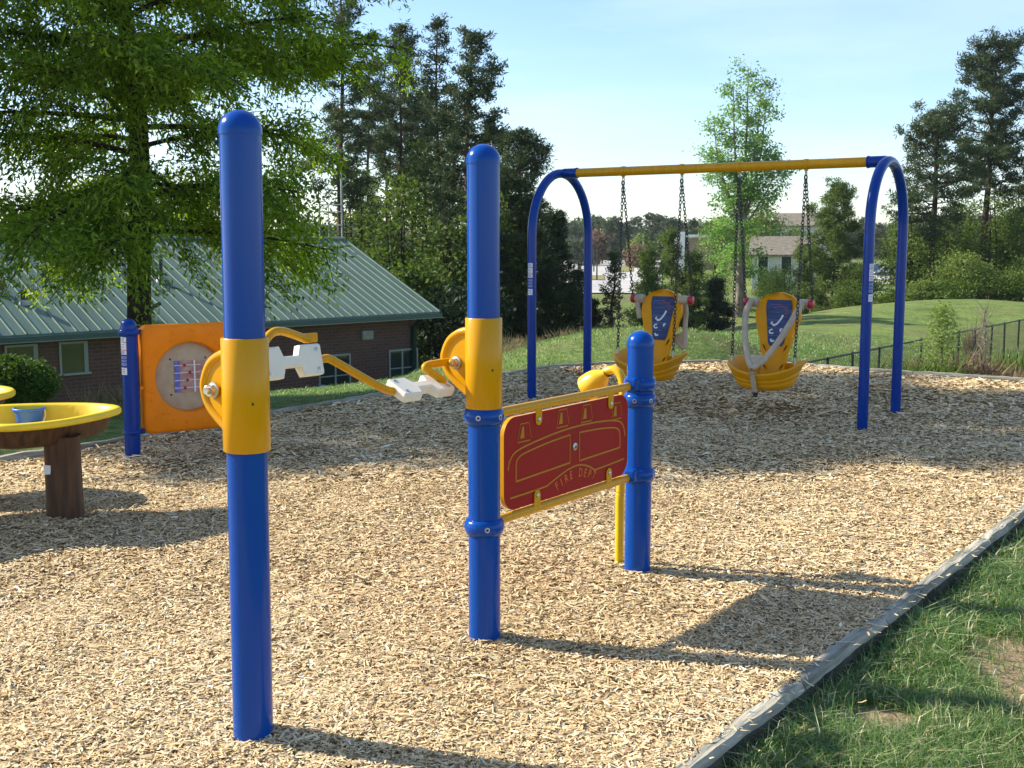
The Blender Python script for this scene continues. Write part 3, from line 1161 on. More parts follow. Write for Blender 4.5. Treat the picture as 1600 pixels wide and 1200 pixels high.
stroke([(.028, .56), (.04, .46), (.085, .375), (.20, .325), (.41, .272), (.60, .258), (.77, .272), (.89, .305), (.945, .36), (.968, .46), (.97, .52)], .009)
stroke([(.084, .70), (.084, .60), (.086, .50), (.105, .445), (.16, .41), (.32, .365), (.494, .337)], .0085)
stroke([(.494, .337), (.494, .50), (.494, .66)], .005)
stroke([(.494, .66), (.084, .70)], .0095, sm=False)
stroke([(.572, .338), (.74, .352), (.86, .38), (.905, .41), (.922, .46), (.926, .55), (.926, .645)], .0085)
stroke([(.926, .645), (.572, .668)], .0095, sm=False)
stroke([(.572, .668), (.572, .338)], .005, sm=False)
stroke([(.042, .865), (.16, .86), (.30, .85), (.335, .83), (.41, .775), (.48, .732), (.554, .715), (.61, .735), (.66, .775), (.70, .825), (.73, .828), (.85, .815), (.964, .80)], .009)
for u, v in ((.135, .185), (.425, .125), (.62, .13), (.885, .185)):
    s_ = 1
    ln.prism([(q.x, q.y) for q in (UV(u - .022, v + .062), UV(u + .008, v + .062), UV(u + .004, v - .062), UV(u - .008, v - .062))], PF, .009, .0115)
    stroke([(u - .038, v + .10), (u + .052, v + .10)], .006, sm=False)
    stroke([(u - .02, v - .095), (u + .042, v - .095)], .005, sm=False)
    stroke([(u + .042, v - .095), (u + .058, v + .08)], .0028, sm=False)
    stroke([(u - .02, v - .095), (u - .036, v + .08)], .0028, sm=False)
lo = ln.build('engraved_lines', M['engraving'], panel)


def text_mesh(txt, size):
    cu = bpy.data.curves.new('t', 'FONT')
    cu.body = txt
    cu.size = size
    cu.align_x = 'CENTER'
    cu.extrude = .0012
    cu.offset = .0011
    ob = bpy.data.objects.new('t', cu)
    COL.objects.link(ob)
    dg = bpy.context.evaluated_depsgraph_get()
    dg.update()
    me = bpy.data.meshes.new_from_object(ob.evaluated_get(dg))
    vs = [tuple(v.co) for v in me.vertices]
    fs = [tuple(p.vertices) for p in me.polygons]
    bpy.data.objects.remove(ob)
    bpy.data.curves.remove(cu)
    bpy.data.meshes.remove(me)
    return vs, fs


lt = MB()
letters = 'FIRE DEPT'
for i, chh in enumerate(letters):
    if chh == ' ': continue
    t = i / (len(letters) - 1)
    u = .40 + t * .285
    v = .905 - .075 * sin(pi * t)
    ang = .55 * cos(pi * t)
    vs, fs = text_mesh(chh, .054)
    c, s_ = cos(ang), sin(ang)
    p0 = UV(u, v + .02)
    lt.add([PF @ Vector((p0.x + .8 * x * c - y * s_, p0.y + .8 * x * s_ + y * c, .0102 + z)) for x, y, z in vs], fs)
M['letter'] = mat('orange_engraved_letter', (.50, .09, .012), .5, noise=.08)
lt.build('lettering', M['letter'], panel)
for u, up in ((.245, True), (.835, True), (.235, False), (.825, False)):
    mb = MB()
    c = UV(u, .04 if up else .96)
    h = .075
    pts = [(c.x - .022, c.y + (h / 2 if up else -h / 2)), (c.x + .022, c.y + (h / 2 if up else -h / 2))]
    tipy = c.y - h / 2 if up else c.y + h / 2
    sg = -1 if up else 1
    arc = [(c.x + .022 * cos(a), tipy - sg * .02 + sg * .022 * sin(a)) for a in [k * pi / 8 for k in range(9)]]
    poly_ = pts[::-1] + arc[::-1] if up else pts + arc
    if up: poly_ = [(c.x - .022, c.y + h / 2)] + [(c.x + .022 * cos(a), tipy + .02 - .022 * sin(a)) for a in [pi - k * pi / 8 for k in range(9)]] + [(c.x + .022, c.y + h / 2)]
    else: poly_ = [(c.x - .022, c.y - h / 2), (c.x + .022, c.y - h / 2)] + [(c.x + .022 * cos(a), tipy - .02 + .022 * sin(a)) for a in [k * pi / 8 for k in range(9)]]
    mb.prism(poly_, PF, .0116, .0155)
    yb = tipy + (.022 if up else -.022)
    mb.lathe([(.0105, 0), (.0105, .003), (.006, .006), (0, .006)], 14, 1, PF @ Matrix.Translation((c.x, yb, .0155)), sharp=(1,))
    mb.build('mounting_tab', [M['yellow'], M['steel']], panel)
mb = MB()
cb = UV(.535, .49)
mb.lathe([(.017, 0), (.017, .003), (.012, .005), (.012, .0056), (0, .0056)], 18, 0, PF @ Matrix.Translation((cb.x, cb.y, .0095)), sharp=(1, 2))
mb.lathe([(.006, 0), (.006, .0008), (0, .0008)], 10, 1, PF @ Matrix.Translation((cb.x, cb.y, .0152)), sharp=(1,))
mb.build('centre_bolt', [M['steel'], M['black']], panel)

# ---- pedal crank between the two brackets
crank = empty('pedal_crank', (0, 0, 0))
crank.parent = station
axF = Vector((pf.x, pf.y, 1.125)) + eout * .135
axM = Vector((pm.x, pm.y, 1.115)) + eout * .135
axd = (axM - axF).normalized()


def tb(pts, r, mats='yellow', n=12, per=6, name='crank_tube'):
    mb = MB()
    mb.tube(smooth_path(pts, per), r, n)
    return mb.build(name, M[mats], crank, (-OFF[0], -OFF[1], 0))


RT = .0155
P1c = PY(452, 566, 4.05)
P2c = PY(657, 606, 4.42)
# arm rising behind the near sleeve, ending in a flattened plate over the first pedal
a0 = axF - axd * .012
tb([a0, axF + axd * .10, PY(405, 575, 3.92), PY(411, 540, 3.97), PY(424, 521, 4.02), PY(440, 517.5, 4.07), PY(462, 524, 4.12), PY(474, 528.5, 4.15), PY(482, 530, 4.17)], RT)
mb = MB()
pA, pB = PY(474, 529, 4.15), PY(495, 527, 4.20)
ad_ = (pB - pA).normalized()
mb.box((pA + pB) / 2, ((pB - pA).length * 1.05, .012, .034), frame((0, 0, 0), ad_, ad_.cross(Vector((0, 0, 1))) * -1, (0, 0, 1)).to_3x3(), 0, .003)
mb.build('flattened_end', M['yellow'], crank, (-OFF[0], -OFF[1], 0))
# long arm between the two pedals
tb([P1c + axd * .08, P1c + axd * .14 - Vector((0, 0, .002)), PY(512, 560, 4.195), PY(527, 567, 4.21), PY(555, 583, 4.235), PY(580, 597, 4.26), PY(598, 606.5, 4.28), PY(612, 611, 4.31), P2c - axd * .10], RT)
# arm from the second pedal back to the middle bracket
tb([PY(672, 604, 4.47), PY(692, 597, 4.50), PY(684, 589, 4.49), PY(672, 581, 4.48), PY(664.5, 575, 4.47), PY(668, 570.5, 4.49), PY(684, 567.5, 4.53), PY(704, 565, 4.57), axM - axd * .03, axM + axd * .05], RT, per=5)


def bevel_prism(mb, poly, fr, h0, h1, bv, mi=0):
    n = len(poly)
    Q = [Vector(q) for q in poly]
    ins = []
    for i in range(n):
        e1 = (Q[i] - Q[i - 1]).normalized(); e2 = (Q[(i + 1) % n] - Q[i]).normalized()
        n1, n2 = Vector((-e1.y, e1.x)), Vector((-e2.y, e2.x))
        m_ = (n1 + n2) / max(.5, 1 + n1.dot(n2))
        ins.append(Q[i] + m_ * bv)
    rows = [(ins, h0), (Q, h0 + bv), (Q, h1 - bv), (ins, h1)]
    vs = [fr @ Vector((q.x, q.y, h)) for R_, h in rows for q in R_]
    fs = [(i * n + k, i * n + (k + 1) % n, (i + 1) * n + (k + 1) % n, (i + 1) * n + k) for i in range(3) for k in range(n)]
    fs += [tuple(range(n - 1, -1, -1)), tuple(range(3 * n, 4 * n))]
    mb.add(vs, fs, mi)


def pedal(c, ny):
    ex = axd
    ny = (ny - ex * ny.dot(ex)).normalized()
    ey = ny.cross(ex)
    fr = frame(c, ex, ey, ny)
    mb = MB()
    hl, w, b_, nk, ch_ = .142, .057, .046, .021, .008
    q1 = [(b_ + .004, w), (b_ - .012, nk)]
    half = [(-b_ + .012, -nk), (b_ - .012, -nk), (b_ + .002, -w), (hl - ch_, -w), (hl, -w + ch_), (hl, w - ch_), (hl - ch_, w), (b_ + .002, w), (b_ - .012, nk), (-b_ + .012, nk), (-b_ - .002, w), (-hl + ch_, w), (-hl, w - ch_), (-hl, -w + ch_), (-hl + ch_, -w), (-b_ - .002, -w)]
    bevel_prism(mb, half, fr, -.021, .021, .006)
    for sx in (-1, 1):
        for sy in (-1, 1):
            f2 = frame(c + ex * (sx * .115) + ey * (sy * .036) + ny * .0208, ex, ey, ny)
            mb.lathe([(.010, 0), (.010, .0015), (.006, .002), (.006, .0005), (0, .0005)], 12, 1, f2, sharp=(1, 2))
    return mb.build('pedal', [M['white_plastic'], M['steel']], crank, (-OFF[0], -OFF[1], 0))


side = Vector((axd.y, -axd.x, 0))
pedal(P1c, side * .95 + Vector((0, 0, .22)))
pedal(P2c, side * .45 + Vector((0, 0, .9)))
# bearing nuts where the crank passes the brackets
for ax, s_ in ((axF, -1), (axM, -1)):
    mb = MB()
    ez = axd * s_
    fr = frame(ax - axd * .008, Vector((0, 0, 1)), ez.cross(Vector((0, 0, 1))), ez)
    mb.lathe([(.026, 0), (.026, .006), (.019, .008), (.019, .022), (.011, .022), (.011, .034), (0, .034)], 16, 0, fr, sharp=(1, 2, 3, 4, 5))
    fr2 = frame(ax + eout * .034 - axd * .008, Vector((0, 0, 1)), ez.cross(Vector((0, 0, 1))), ez)
    mb.lathe([(.013, 0), (.013, .005), (.008, .010), (0, .010)], 12, 0, fr2, sharp=(1,))
    mb.build('bearing_nut', M['steel'], crank, (-OFF[0], -OFF[1], 0))

# ================================================================== talk tube
tt_b = G(967.5, 877)
tt = empty('talk_tube', (tt_b.x, tt_b.y, 0), 0, 'yellow talk tube with a round horn rising beside the short blue post', 'talk tube')
Yt = tt_b.y
mb = MB()
mb.tube(smooth_path([Vector((tt_b.x, Yt, -.2)), Vector((tt_b.x, Yt, .3)), PY(970, 760, Yt), PY(972.5, 640, Yt), PY(974, 607, Yt), PY(970, 587, Yt + .01), PY(961, 578.5, Yt + .03), PY(951, 579, Yt + .05), PY(943, 584, Yt + .07), PY(936, 590, Yt + .09)], 6), .0215, 16)
mb.build('pipe', M['bright_yellow'], tt, (-tt_b.x, -tt_b.y, 0))
mb = MB()
h0, h1 = PY(948, 583, Yt + .05), PY(919, 606, Yt + .13)
hz = (h1 - h0).normalized()
hx = hz.cross(Vector((0, 0, 1))).normalized()
fr = frame(h0, hx, hz.cross(hx), hz)
hl = (h1 - h0).length
mb.lathe([(.0225, 0), (.030, hl * .12), (.046, hl * .28), (.059, hl * .45), (.067, hl * .70), (.069, hl * 1.0), (.063, hl * 1.0), (.05, hl * .5), (.02, hl * .25)], 28, 0, fr, cap0=False, cap1=True, sharp=(5, 6))
mb.build('horn', M['bright_yellow'], tt, (-tt_b.x, -tt_b.y, 0))

# ================================================================== orange activity panel
act = empty('activity_panel', (P4.x, P4.y, 0), 0, 'big square orange panel with a round tan window held between slim blue posts', 'activity panel')
AO = (P4.x, P4.y, 0)
r4 = .057


def slim_post(base, ht, tilt):
    mb = MB()
    mb.lathe([(r4, -.25), (r4, ht - .09)], 30)
    o = mb.build('post', M['blue_dark'], act, (base.x - AO[0], base.y - AO[1], 0))
    o.rotation_euler = (0, tilt, 0)
    c = MB()
    c.lathe([(r4 + .001, ht - .09)] + dome(r4 + .001, ht - .058, .058), 30, cap0=False)
    c.build('cap', M['blue_dark'], o)
    for zc in (ht - .10, .19):
        mb = MB()
        mb.lathe(ring_prof(r4, r4 + .02 if zc > .5 else r4 + .012, zc, .05 if zc > .5 else .035), 30, cap0=False, cap1=False)
        mb.build('collar', M['blue_dark'], o)
    return o


def stickers(parent, r, z_top, hgt, az, name='warning_sticker', half=.36):
    """strip of vinyl stickers curved round a post"""
    mb = MB()
    rows = [(0, .12, 0), (.12, .14, 1), (.14, .33, 0), (.33, .35, 1), (.35, .46, 0), (.50, .58, 2), (.60, .66, 2), (.68, .76, 2), (.81, 1.0, 0)]
    for k, (a, b, mi) in enumerate(rows):
        z1, z0 = z_top - a * hgt, z_top - b * hgt
        n = 6
        vs = []
        for j in range(n + 1):
            t = az - half + 2 * half * j / n
            for z in (z0, z1):
                vs.append(((r + .0012) * cos(t), (r + .0012) * sin(t), z))
        mb.add(vs, [(2 * j, 2 * j + 2, 2 * j + 3, 2 * j + 1) for j in range(n)], mi, True)
        if mi == 0 and b - a > .08:
            for q_ in range(3):
                zz = z0 + (z1 - z0) * (.25 + .25 * q_)
                vs = []
                for j in range(n + 1):
                    t = az - half * .75 + 1.3 * half * j / n
                    for z in (zz - .0022, zz + .0022):
                        vs.append(((r + .002) * cos(t), (r + .002) * sin(t), z))
                mb.add(vs, [(2 * j, 2 * j + 2, 2 * j + 3, 2 * j + 1) for j in range(n)], 2, True)
    return mb.build(name, [M['sticker_white'], M['sticker_red'], M['sticker_blue']], parent)


s4 = slim_post(P4, 1.03, .006)
s5 = slim_post(P5, 1.03, 0)
s4['label'] = 'slim blue post carrying a strip of white and red stickers'
stickers(s4, r4, .895, .275, R(-128), half=.62)
ax_ = (P5 - P4).normalized()
an = Vector((ax_.y, -ax_.x, 0))
AL = (P5 - P4).length
AFm = frame(Vector((P4.x, P4.y, 0)), ax_, (0, 0, 1), an)
# moulded square body with a round recess
ap0, ap1, az0, az1 = .085, AL - .085, .165, .975
acx, acz, arad = ap0 + (ap1 - ap0) * .47, .575, .262
mb = MB()
N = 72


def sq(k, ins, rc):
    a = 2 * pi * k / N
    hx_, hz_ = (ap1 - ap0) / 2 - ins, (az1 - az0) / 2 - ins
    cx, cz = (ap0 + ap1) / 2, (az0 + az1) / 2
    dx, dz = cos(a), sin(a)
    ex, ez = hx_ - rc, hz_ - rc
    t = min(hx_ / max(abs(dx), 1e-6), hz_ / max(abs(dz), 1e-6))
    x, z = dx * t, dz * t
    if abs(x) > ex and abs(z) > ez:
        qx, qz = math.copysign(ex, x), math.copysign(ez, z)
        v = Vector((x - qx, z - qz))
        if v.length > 1e-9:
            v = v.normalized() * rc
        x, z = qx + v.x, qz + v.y
    return cx + x, cz + z


loops = []
for ins, dep in ((.012, -.075), (0, -.06), (0, .02), (.010, .036), (.028, .042)):
    loops.append([AFm @ Vector((*sq(k, ins, .05), dep)) for k in range(N)])
for rad, dep in ((arad + .02, .043), (arad + .004, .038), (arad, .026), (arad - .004, -.045)):
    loops.append([AFm @ Vector((acx + rad * cos(2 * pi * k / N), acz + rad * sin(2 * pi * k / N), dep)) for k in range(N)])
vs = [p for l in loops for p in l]
fs = [(i * N + k, i * N + (k + 1) % N, (i + 1) * N + (k + 1) % N, (i + 1) * N + k) for i in range(len(loops) - 1) for k in range(N)]
mb.add(vs, fs, 0, True)
mb.add(loops[0], [tuple(range(N - 1, -1, -1))], 0)
# small moulded studs
for k in range(26):
    a = random.uniform(0, 2 * pi); rr_ = random.uniform(.31, .39)
    mb.lathe([(.014, 0), (.011, .003), (0, .004)], 10, 0, AFm @ Matrix.Translation((acx + rr_ * cos(a) * .98, acz + rr_ * sin(a), .0425)))
body = mb.build('body', M['orange'], act, (-AO[0], -AO[1], 0))
mb = MB()
mb.lathe([(arad - .003, -.03), (arad - .003, .004), (arad - .012, .008), (0, .008)], 56, 0, AFm @ Matrix.Translation((acx, acz, -.036)), sharp=(1,))
for a in (45, 135, 225, 315):
    mb.lathe([(.008, 0), (.008, .003), (0, .003)], 10, 1, AFm @ Matrix.Translation((acx + .19 * cos(R(a)), acz + .19 * sin(R(a)), -.028)), sharp=(1,))
disc = mb.build('window_disc', [M['tan'], M['dark_steel']], body)
# clear box with a bead maze behind it
mb = MB()
M['maze_pink'] = mat('pink_printed_card', (.48, .30, .25), .5, col2=(.35, .14, .12), nscale=16, noise=.3)
M['maze_blue'] = mat('violet_printed_card', (.12, .13, .45), .5, noise=.3, nscale=30)
mb.box(AFm @ Vector((acx + .01, acz, -.027)), (.23, .012, .24), frame((0, 0, 0), ax_, -an, (0, 0, 1)).to_3x3(), 0)
mb.box(AFm @ Vector((acx - .085, acz, -.0235)), (.04, .012, .235), frame((0, 0, 0), ax_, -an, (0, 0, 1)).to_3x3(), 1)
for k in range(4):
    mb.box(AFm @ Vector((acx - .01, acz - .085 + .057 * k, -.019)), (.20, .005, .005), frame((0, 0, 0), ax_, -an, (0, 0, 1)).to_3x3(), 2)
    mb.lathe([(0, -.011), (.008, -.008), (.011, 0), (.008, .008), (0, .011)], 10, 3, AFm @ Matrix.Translation((acx - .03 + .02 * (k % 3), acz - .085 + .057 * k, -.014)))
mb.box(AFm @ Vector((acx + .045, acz, -.017)), (.012, .006, .24), frame((0, 0, 0), ax_, -an, (0, 0, 1)).to_3x3(), 2)
mb.build('bead_maze', [M['maze_pink'], M['maze_blue'], M['sticker_white'], M['knob_red']], disc)
for zc in (.93, .19):
    for xx in (.07, AL - .07):
        mb = MB()
        mb.box(AFm @ Vector((xx, zc, 0)), (.05, .03, .035), frame((0, 0, 0), ax_, -an, (0, 0, 1)).to_3x3(), 0, .004)
        mb.build('panel_clamp', M['blue_dark'], act, (-AO[0], -AO[1], 0))

# ================================================================== sand tables
def sand_table(name, outline, pedestals, ztop, label, base, sticker=False):
    t = empty(name, (base[0], base[1], 0), 0, label, 'sand table')
    P = smooth_path([Vector((a, b, 0)) for a, b in outline], 8, True)
    n = len(P)
    C = sum(P, Vector((0, 0, 0))) / n

    def inset(d):
        out = []
        for i in range(n):
            tt_ = (P[(i + 1) % n] - P[i - 1]).normalized()
            nn = Vector((-tt_.y, tt_.x, 0))
            out.append(P[i] + nn * d)
        return out
    area = sum(P[i].x * P[(i + 1) % n].y - P[(i + 1) % n].x * P[i].y for i in range(n))
    s = 1 if area > 0 else -1
    mb = MB()
    lv = [(.055, -.035), (.008, -.038), (0, -.030), (0, -.012), (.010, 0), (.045, 0), (.058, -.012), (.075, -.08), (.10, -.122)]
    vs = []
    for d, z in lv:
        vs += [(p.x - base[0], p.y - base[1], ztop + z) for p in inset(d * s)]
    fs = [(i * n + k, i * n + (k + 1) % n, (i + 1) * n + (k + 1) % n, (i + 1) * n + k) for i in range(len(lv) - 1) for k in range(n)]
    if s < 0: fs = [f[::-1] for f in fs]
    mb.add(vs, fs, 0, True)
    mb.add(vs[-n:], [tuple(range(n)) if s > 0 else tuple(range(n - 1, -1, -1))], 0)
    mb.build('tray', M['tray_yellow'], t)
    mb = MB()
    lv = [(.045, -.032), (.062, -.06), (.09, -.130), (.115, -.150)]
    vs = []
    for d, z in lv:
        vs += [(p.x - base[0], p.y - base[1], ztop + z) for p in inset(d * s)]
    fs = [(i * n + k, (i + 1) * n + k, (i + 1) * n + (k + 1) % n, i * n + (k + 1) % n) for i in range(len(lv) - 1) for k in range(n)]
    if s < 0: fs = [f[::-1] for f in fs]
    mb.add(vs, fs, 0, True)
    mb.add(vs[-n:], [tuple(range(n - 1, -1, -1)) if s > 0 else tuple(range(n))], 0)
    mb.build('underside', M['brown_plastic'], t)
    for (cx, cy, wx, wy, rz) in pedestals:
        mb = MB()
        Rz = Matrix.Rotation(rz, 3, 'Z')
        prof = []
        for (qx, qy) in ((1, 1), (-1, 1), (-1, -1), (1, -1)):
            for k in range(5):
                a = math.atan2(qy, qx) - pi / 4 + k * pi / 8
                prof.append((qx * (wx - .05) + .05 * cos(a), qy * (wy - .05) + .05 * sin(a)))
        vs = []
        for zz, e in ((-.2, 1.0), (.02, 1.0), (.3, .97), (ztop - .15, .95), (ztop - .11, 1.05)):
            for (x, y) in prof:
                q = Rz @ Vector((x * e, y * e, 0))
                vs.append((cx + q.x - base[0], cy + q.y - base[1], zz))
        kN = len(prof)
        mb.add(vs, [(i * kN + k, i * kN + (k + 1) % kN, (i + 1) * kN + (k + 1) % kN, (i + 1) * kN + k) for i in range(4) for k in range(kN)], 0, True)
        pdl = mb.build('pedestal', M['brown_plastic'], t)
        if sticker:
            sb = MB()
            sp = PY(73, 735, cy - wy - .012)
            sb.box((sp.x - base[0], sp.y - base[1] + .014, sp.z), (.04, .006, .055), None, 0, .003)
            sb.build('sticker', M['sticker_white'], pdl)
            sticker = False
    return t


outline = [(-2.31, 6.74), (-2.55, 6.93), (-2.95, 6.90), (-3.3, 6.74), (-3.6, 6.60), (-3.95, 6.5), (-4.3, 6.15), (-4.25, 5.7), (-3.9, 5.42),
           (-3.5, 5.62), (-3.2, 5.95), (-2.95, 6.08), (-2.65, 6.08), (-2.42, 6.30)]
sand_table('sand_table', outline, [(ped.x, ped.y + .10, .093, .09, .12), (-4.0, 5.95, .105, .10, .3)], .62,
           'yellow sand table on a brown pedestal with a blue bucket standing in it', (ped.x, ped.y), True)
o2 = []
for k in range(12):
    a = 2 * pi * k / 12
    o2.append((-3.62 + .48 * cos(a), 7.15 + .42 * sin(a)))
sand_table('sand_table', o2, [(-3.7, 7.15, .10, .10, .2)], .655, 'yellow sand table whose rounded rim just enters the left edge of the picture', (-3.65, 7.15))

# bucket
bc = G(46, 650, .555)
bk = empty('toy_bucket', (bc.x, bc.y, .50), 0, 'small blue toy bucket standing in the yellow sand tray', 'bucket')
mb = MB()
mb.lathe([(.066, 0), (.084, .088), (.092, .091), (.094, .105), (.088, .107), (.080, .091), (.062, .006), (0, .006)], 32, 0, sharp=(1, 4), cap1=False)
mb.build('pail', M['bucket'], bk)
mb = MB()
mb.tube(smooth_path([(.092, 0, .095), (.10, -.01, .065), (.10, -.05, .03), (.07, -.085, .02), (.03, -.10, .02)], 5), .004, 8)
mb.build('handle', M['white_plastic'], bk)
# ================================================================== swing frame
SL = Vector((.515, 12.15, 0)); SR = Vector((3.31, 10.26, 0))
bd = (SR - SL).normalized()
bn = Vector((-bd.y, bd.x, 0))            # away from the camera
HB = 2.285
RL = .0455
swing = empty('swing_set', tuple((SL + SR) / 2), 0, 'two blue arched legs carrying a yellow swing beam', 'swing set')
SO = tuple((SL + SR) / 2)


def wp(mb, name, mats, parent=swing):
    return mb.build(name, mats, parent, (-SO[0], -SO[1], 0))


for cpt, hs, sgn in ((SL, .56, 1), (SR, .50, -1)):
    pts = []
    top = HB
    rad = hs
    pts.append(cpt - bn * hs + Vector((0, 0, -.25)))
    for k in range(1, 6):
        pts.append(cpt - bn * hs + Vector((0, 0, (top - rad * 1.15) * k / 6)))
    for k in range(0, 25):
        a = pi - pi * k / 24
        pts.append(cpt + bn * (hs * cos(a)) + Vector((0, 0, top - rad * 1.15 + rad * 1.15 * sin(a))))
    for k in range(5, 0, -1):
        pts.append(cpt + bn * hs + Vector((0, 0, (top - rad * 1.15) * k / 6)))
    pts.append(cpt + bn * hs + Vector((0, 0, -.25)))
    mb = MB()
    mb.tube(pts, RL, 18)
    leg = wp(mb, 'arched_leg', M['blue_dark'])
    mb = MB()
    a = cpt + Vector((0, 0, HB)) + bd * (sgn * .03)
    b = cpt + Vector((0, 0, HB)) + bd * (sgn * .19)
    mb.tube([a, b], RL + .005, 18)
    mb.tube([b - bd * (sgn * .012), b + bd * (sgn * .004)], RL + .010, 18)
    mb.build('beam_socket', M['blue_dark'], leg)
    # sticker strip on the near leg of each arch
    c2 = cpt - bn * hs
    sb = stickers(leg, RL, 0, .32, R(-115) if sgn > 0 else R(-62), half=.55)
    zt = PY(833, 411, c2.y).z if sgn > 0 else PY(1358, 412, c2.y).z
    sb.location = (c2.x, c2.y, zt)
mb = MB()
mb.tube([SL + Vector((0, 0, HB)) + bd * .19, SR + Vector((0, 0, HB)) - bd * .18], .0445, 20)
beam = wp(mb, 'beam', M['yellow'])


def chain(mb, a, b, mi=0, link=.046):
    a, b = Vector(a), Vector(b)
    L = (b - a).length
    n = max(2, int(L / (link * .74)))
    d = (b - a) / L
    x = d.cross(Vector((.3, .9, .1))).normalized()
    y = d.cross(x)
    for i in range(n):
        c = a + d * (L * (i + .5) / n)
        u = (x if i % 2 else y)
        u = (u * cos(.35) + (y if i % 2 else -x) * sin(.35)).normalized()
        pts = []
        for k in range(8):
            an_ = 2 * pi * k / 8
            pts.append(c + d * (link * .5 * cos(an_)) + u * (.0135 * sin(an_)))
        mb.tube(pts, .0046, 5, mi, closed=True)


def beam_at(t, z=HB):
    p = SL.lerp(SR, t)
    return Vector((p.x, p.y, z))


hang_t = [.216, .408, .5835, .777]
for t in hang_t:
    p = beam_at(t)
    mb = MB()
    fr = frame(p, bd, bn, (0, 0, 1))
    mb.tube([p - bd * .018, p + bd * .018], .050, 16)
    pts = [p + Vector((0, 0, -.045)), p + Vector((0, 0, -.06))]
    mb.tube(pts, .017, 10)
    ringp = [p + Vector((0, 0, -.083)) + (bn * cos(q) + Vector((0, 0, 1)) * sin(q)) * .021 for q in [k * pi / 5 for k in range(10)]]
    mb.tube(ringp, .006, 6, 1, closed=True)
    mb.build('hanger', [M['yellow'], M['steel']], beam)

# ================================================================== swing seats
fwd = -bn
RZ = math.atan2(-fwd.x, fwd.y)           # local +Y faces out of the seat


def seat_shell():
    mb = MB()
    N = 48
    def rim(a):
        # height of the rim round the bowl: low at the front, high wings at the sides
        c, s = cos(a), sin(a)
        side = abs(c) ** (2.2 if c < 0 else 1.3)
        back = max(0, -s)
        return .362 + .115 * side * (1 - .3 * max(0, s)) + .05 * back
    def rad(a, q):
        c, s = cos(a), sin(a)
        e = 2.7
        den = (abs(c) ** e + abs(s) ** e) ** (1 / e)
        return c / den * .345 * q, s / den * .285 * q + .05 * (s > 0) * s * q
    rows = []
    # outside, bottom -> rim (with two moulded grooves), then inside down to the seat
    prof = [(.50, 0, .0), (.66, .06, 0), (.74, .20, 0), (.80, .36, 0), (.785, .40, 0), (.83, .43, 0), (.87, .58, 0), (.855, .61, 0), (.90, .65, 0), (.94, .80, 0), (.985, .92, 0), (1.0, .97, 0), (.98, 1.02, 0), (.93, 1.03, 0), (.89, .99, 0),
            (.87, .82, 1), (.80, .60, 1), (.70, .45, 1), (.40, .42, 1), (.02, .41, 1)]
    vs = []
    for q, h, ins in prof:
        for k in range(N):
            a = 2 * pi * k / N
            x, y = rad(a, q)
            zr = rim(a)
            z0 = .20
            z = z0 + (zr - z0) * h if h > .44 or not ins else z0 + .145 * h / .44 * .62
            if ins and h <= .46: z = z0 + .075 + .02 * (1 - q)
            # swept tips of the arm wings
            if h > .8 and abs(cos(a)) > .75:
                y -= .05 * (h - .8) / .2 * (1 if sin(a) < .3 else .3)
                x *= 1 + .05 * (h - .8) / .2
            vs.append((x, y, z))
    fs = [(i * N + k, i * N + (k + 1) % N, (i + 1) * N + (k + 1) % N, (i + 1) * N + k) for i in range(len(prof) - 1) for k in range(N)]
    mb.add(vs, fs, 0, True)
    mb.add(vs[:N], [tuple(range(N - 1, -1, -1))], 0)
    return mb


def back_w(v):
    pts = [(0, .118), (.12, .118), (.25, .128), (.4, .155), (.55, .192), (.7, .224), (.82, .22), (.9, .185), (.96, .13), (1.0, .03)]
    for (a, wa), (b, wb) in zip(pts, pts[1:]):
        if v <= b:
            t = (v - a) / (b - a)
            t = t * t * (3 - 2 * t) if b < .8 else t
            return wa + (wb - wa) * t
    return .03


def back_pt(u, v, off=0.0):
    z = .30 + .80 * v
    y = -.175 - .10 * v - .05 * (1 - (u * u)) * (.4 + .6 * v) + .05 * (1 - v) ** 2 + off
    return Vector((u * back_w(v), y, z))


def seat_back():
    mb = MB()
    nu, nv = 14, 26
    for s in (0, 1):
        vs = []
        for j in range(nv + 1):
            for i in range(nu + 1):
                u = -1 + 2 * i / nu
                v = j / nv
                edge = max(abs(u), abs(2 * v - 1) if v > .9 else 0)
                vs.append(back_pt(u, v, (-.045 if s else 0) + (.012 * max(0, 1 - (abs(abs(u) - .92) / .1)) if not s else 0)))
        fs = []
        for j in range(nv):
            for i in range(nu):
                a = j * (nu + 1) + i
                f = (a, a + 1, a + nu + 2, a + nu + 1)
                fs.append(f[::-1] if not s else f)
        mb.add(vs, fs, 0, True)
        if s == 0: A = vs
        else: B = vs
    n1 = nu + 1
    bl = [j * n1 for j in range(nv + 1)]; br_ = [j * n1 + nu for j in range(nv + 1)]
    tp = [nv * n1 + i for i in range(n1)]; bt = list(range(n1))
    for lst, fl in ((bl, 0), (br_, 1), (tp, 0), (bt, 1)):
        vs = [A[i] for i in lst] + [B[i] for i in lst]
        k = len(lst)
        fs = [(i, i + 1, k + i + 1, k + i) for i in range(k - 1)]
        mb.add(vs, [f[::-1] for f in fs] if fl else fs, 0, True)
    return mb


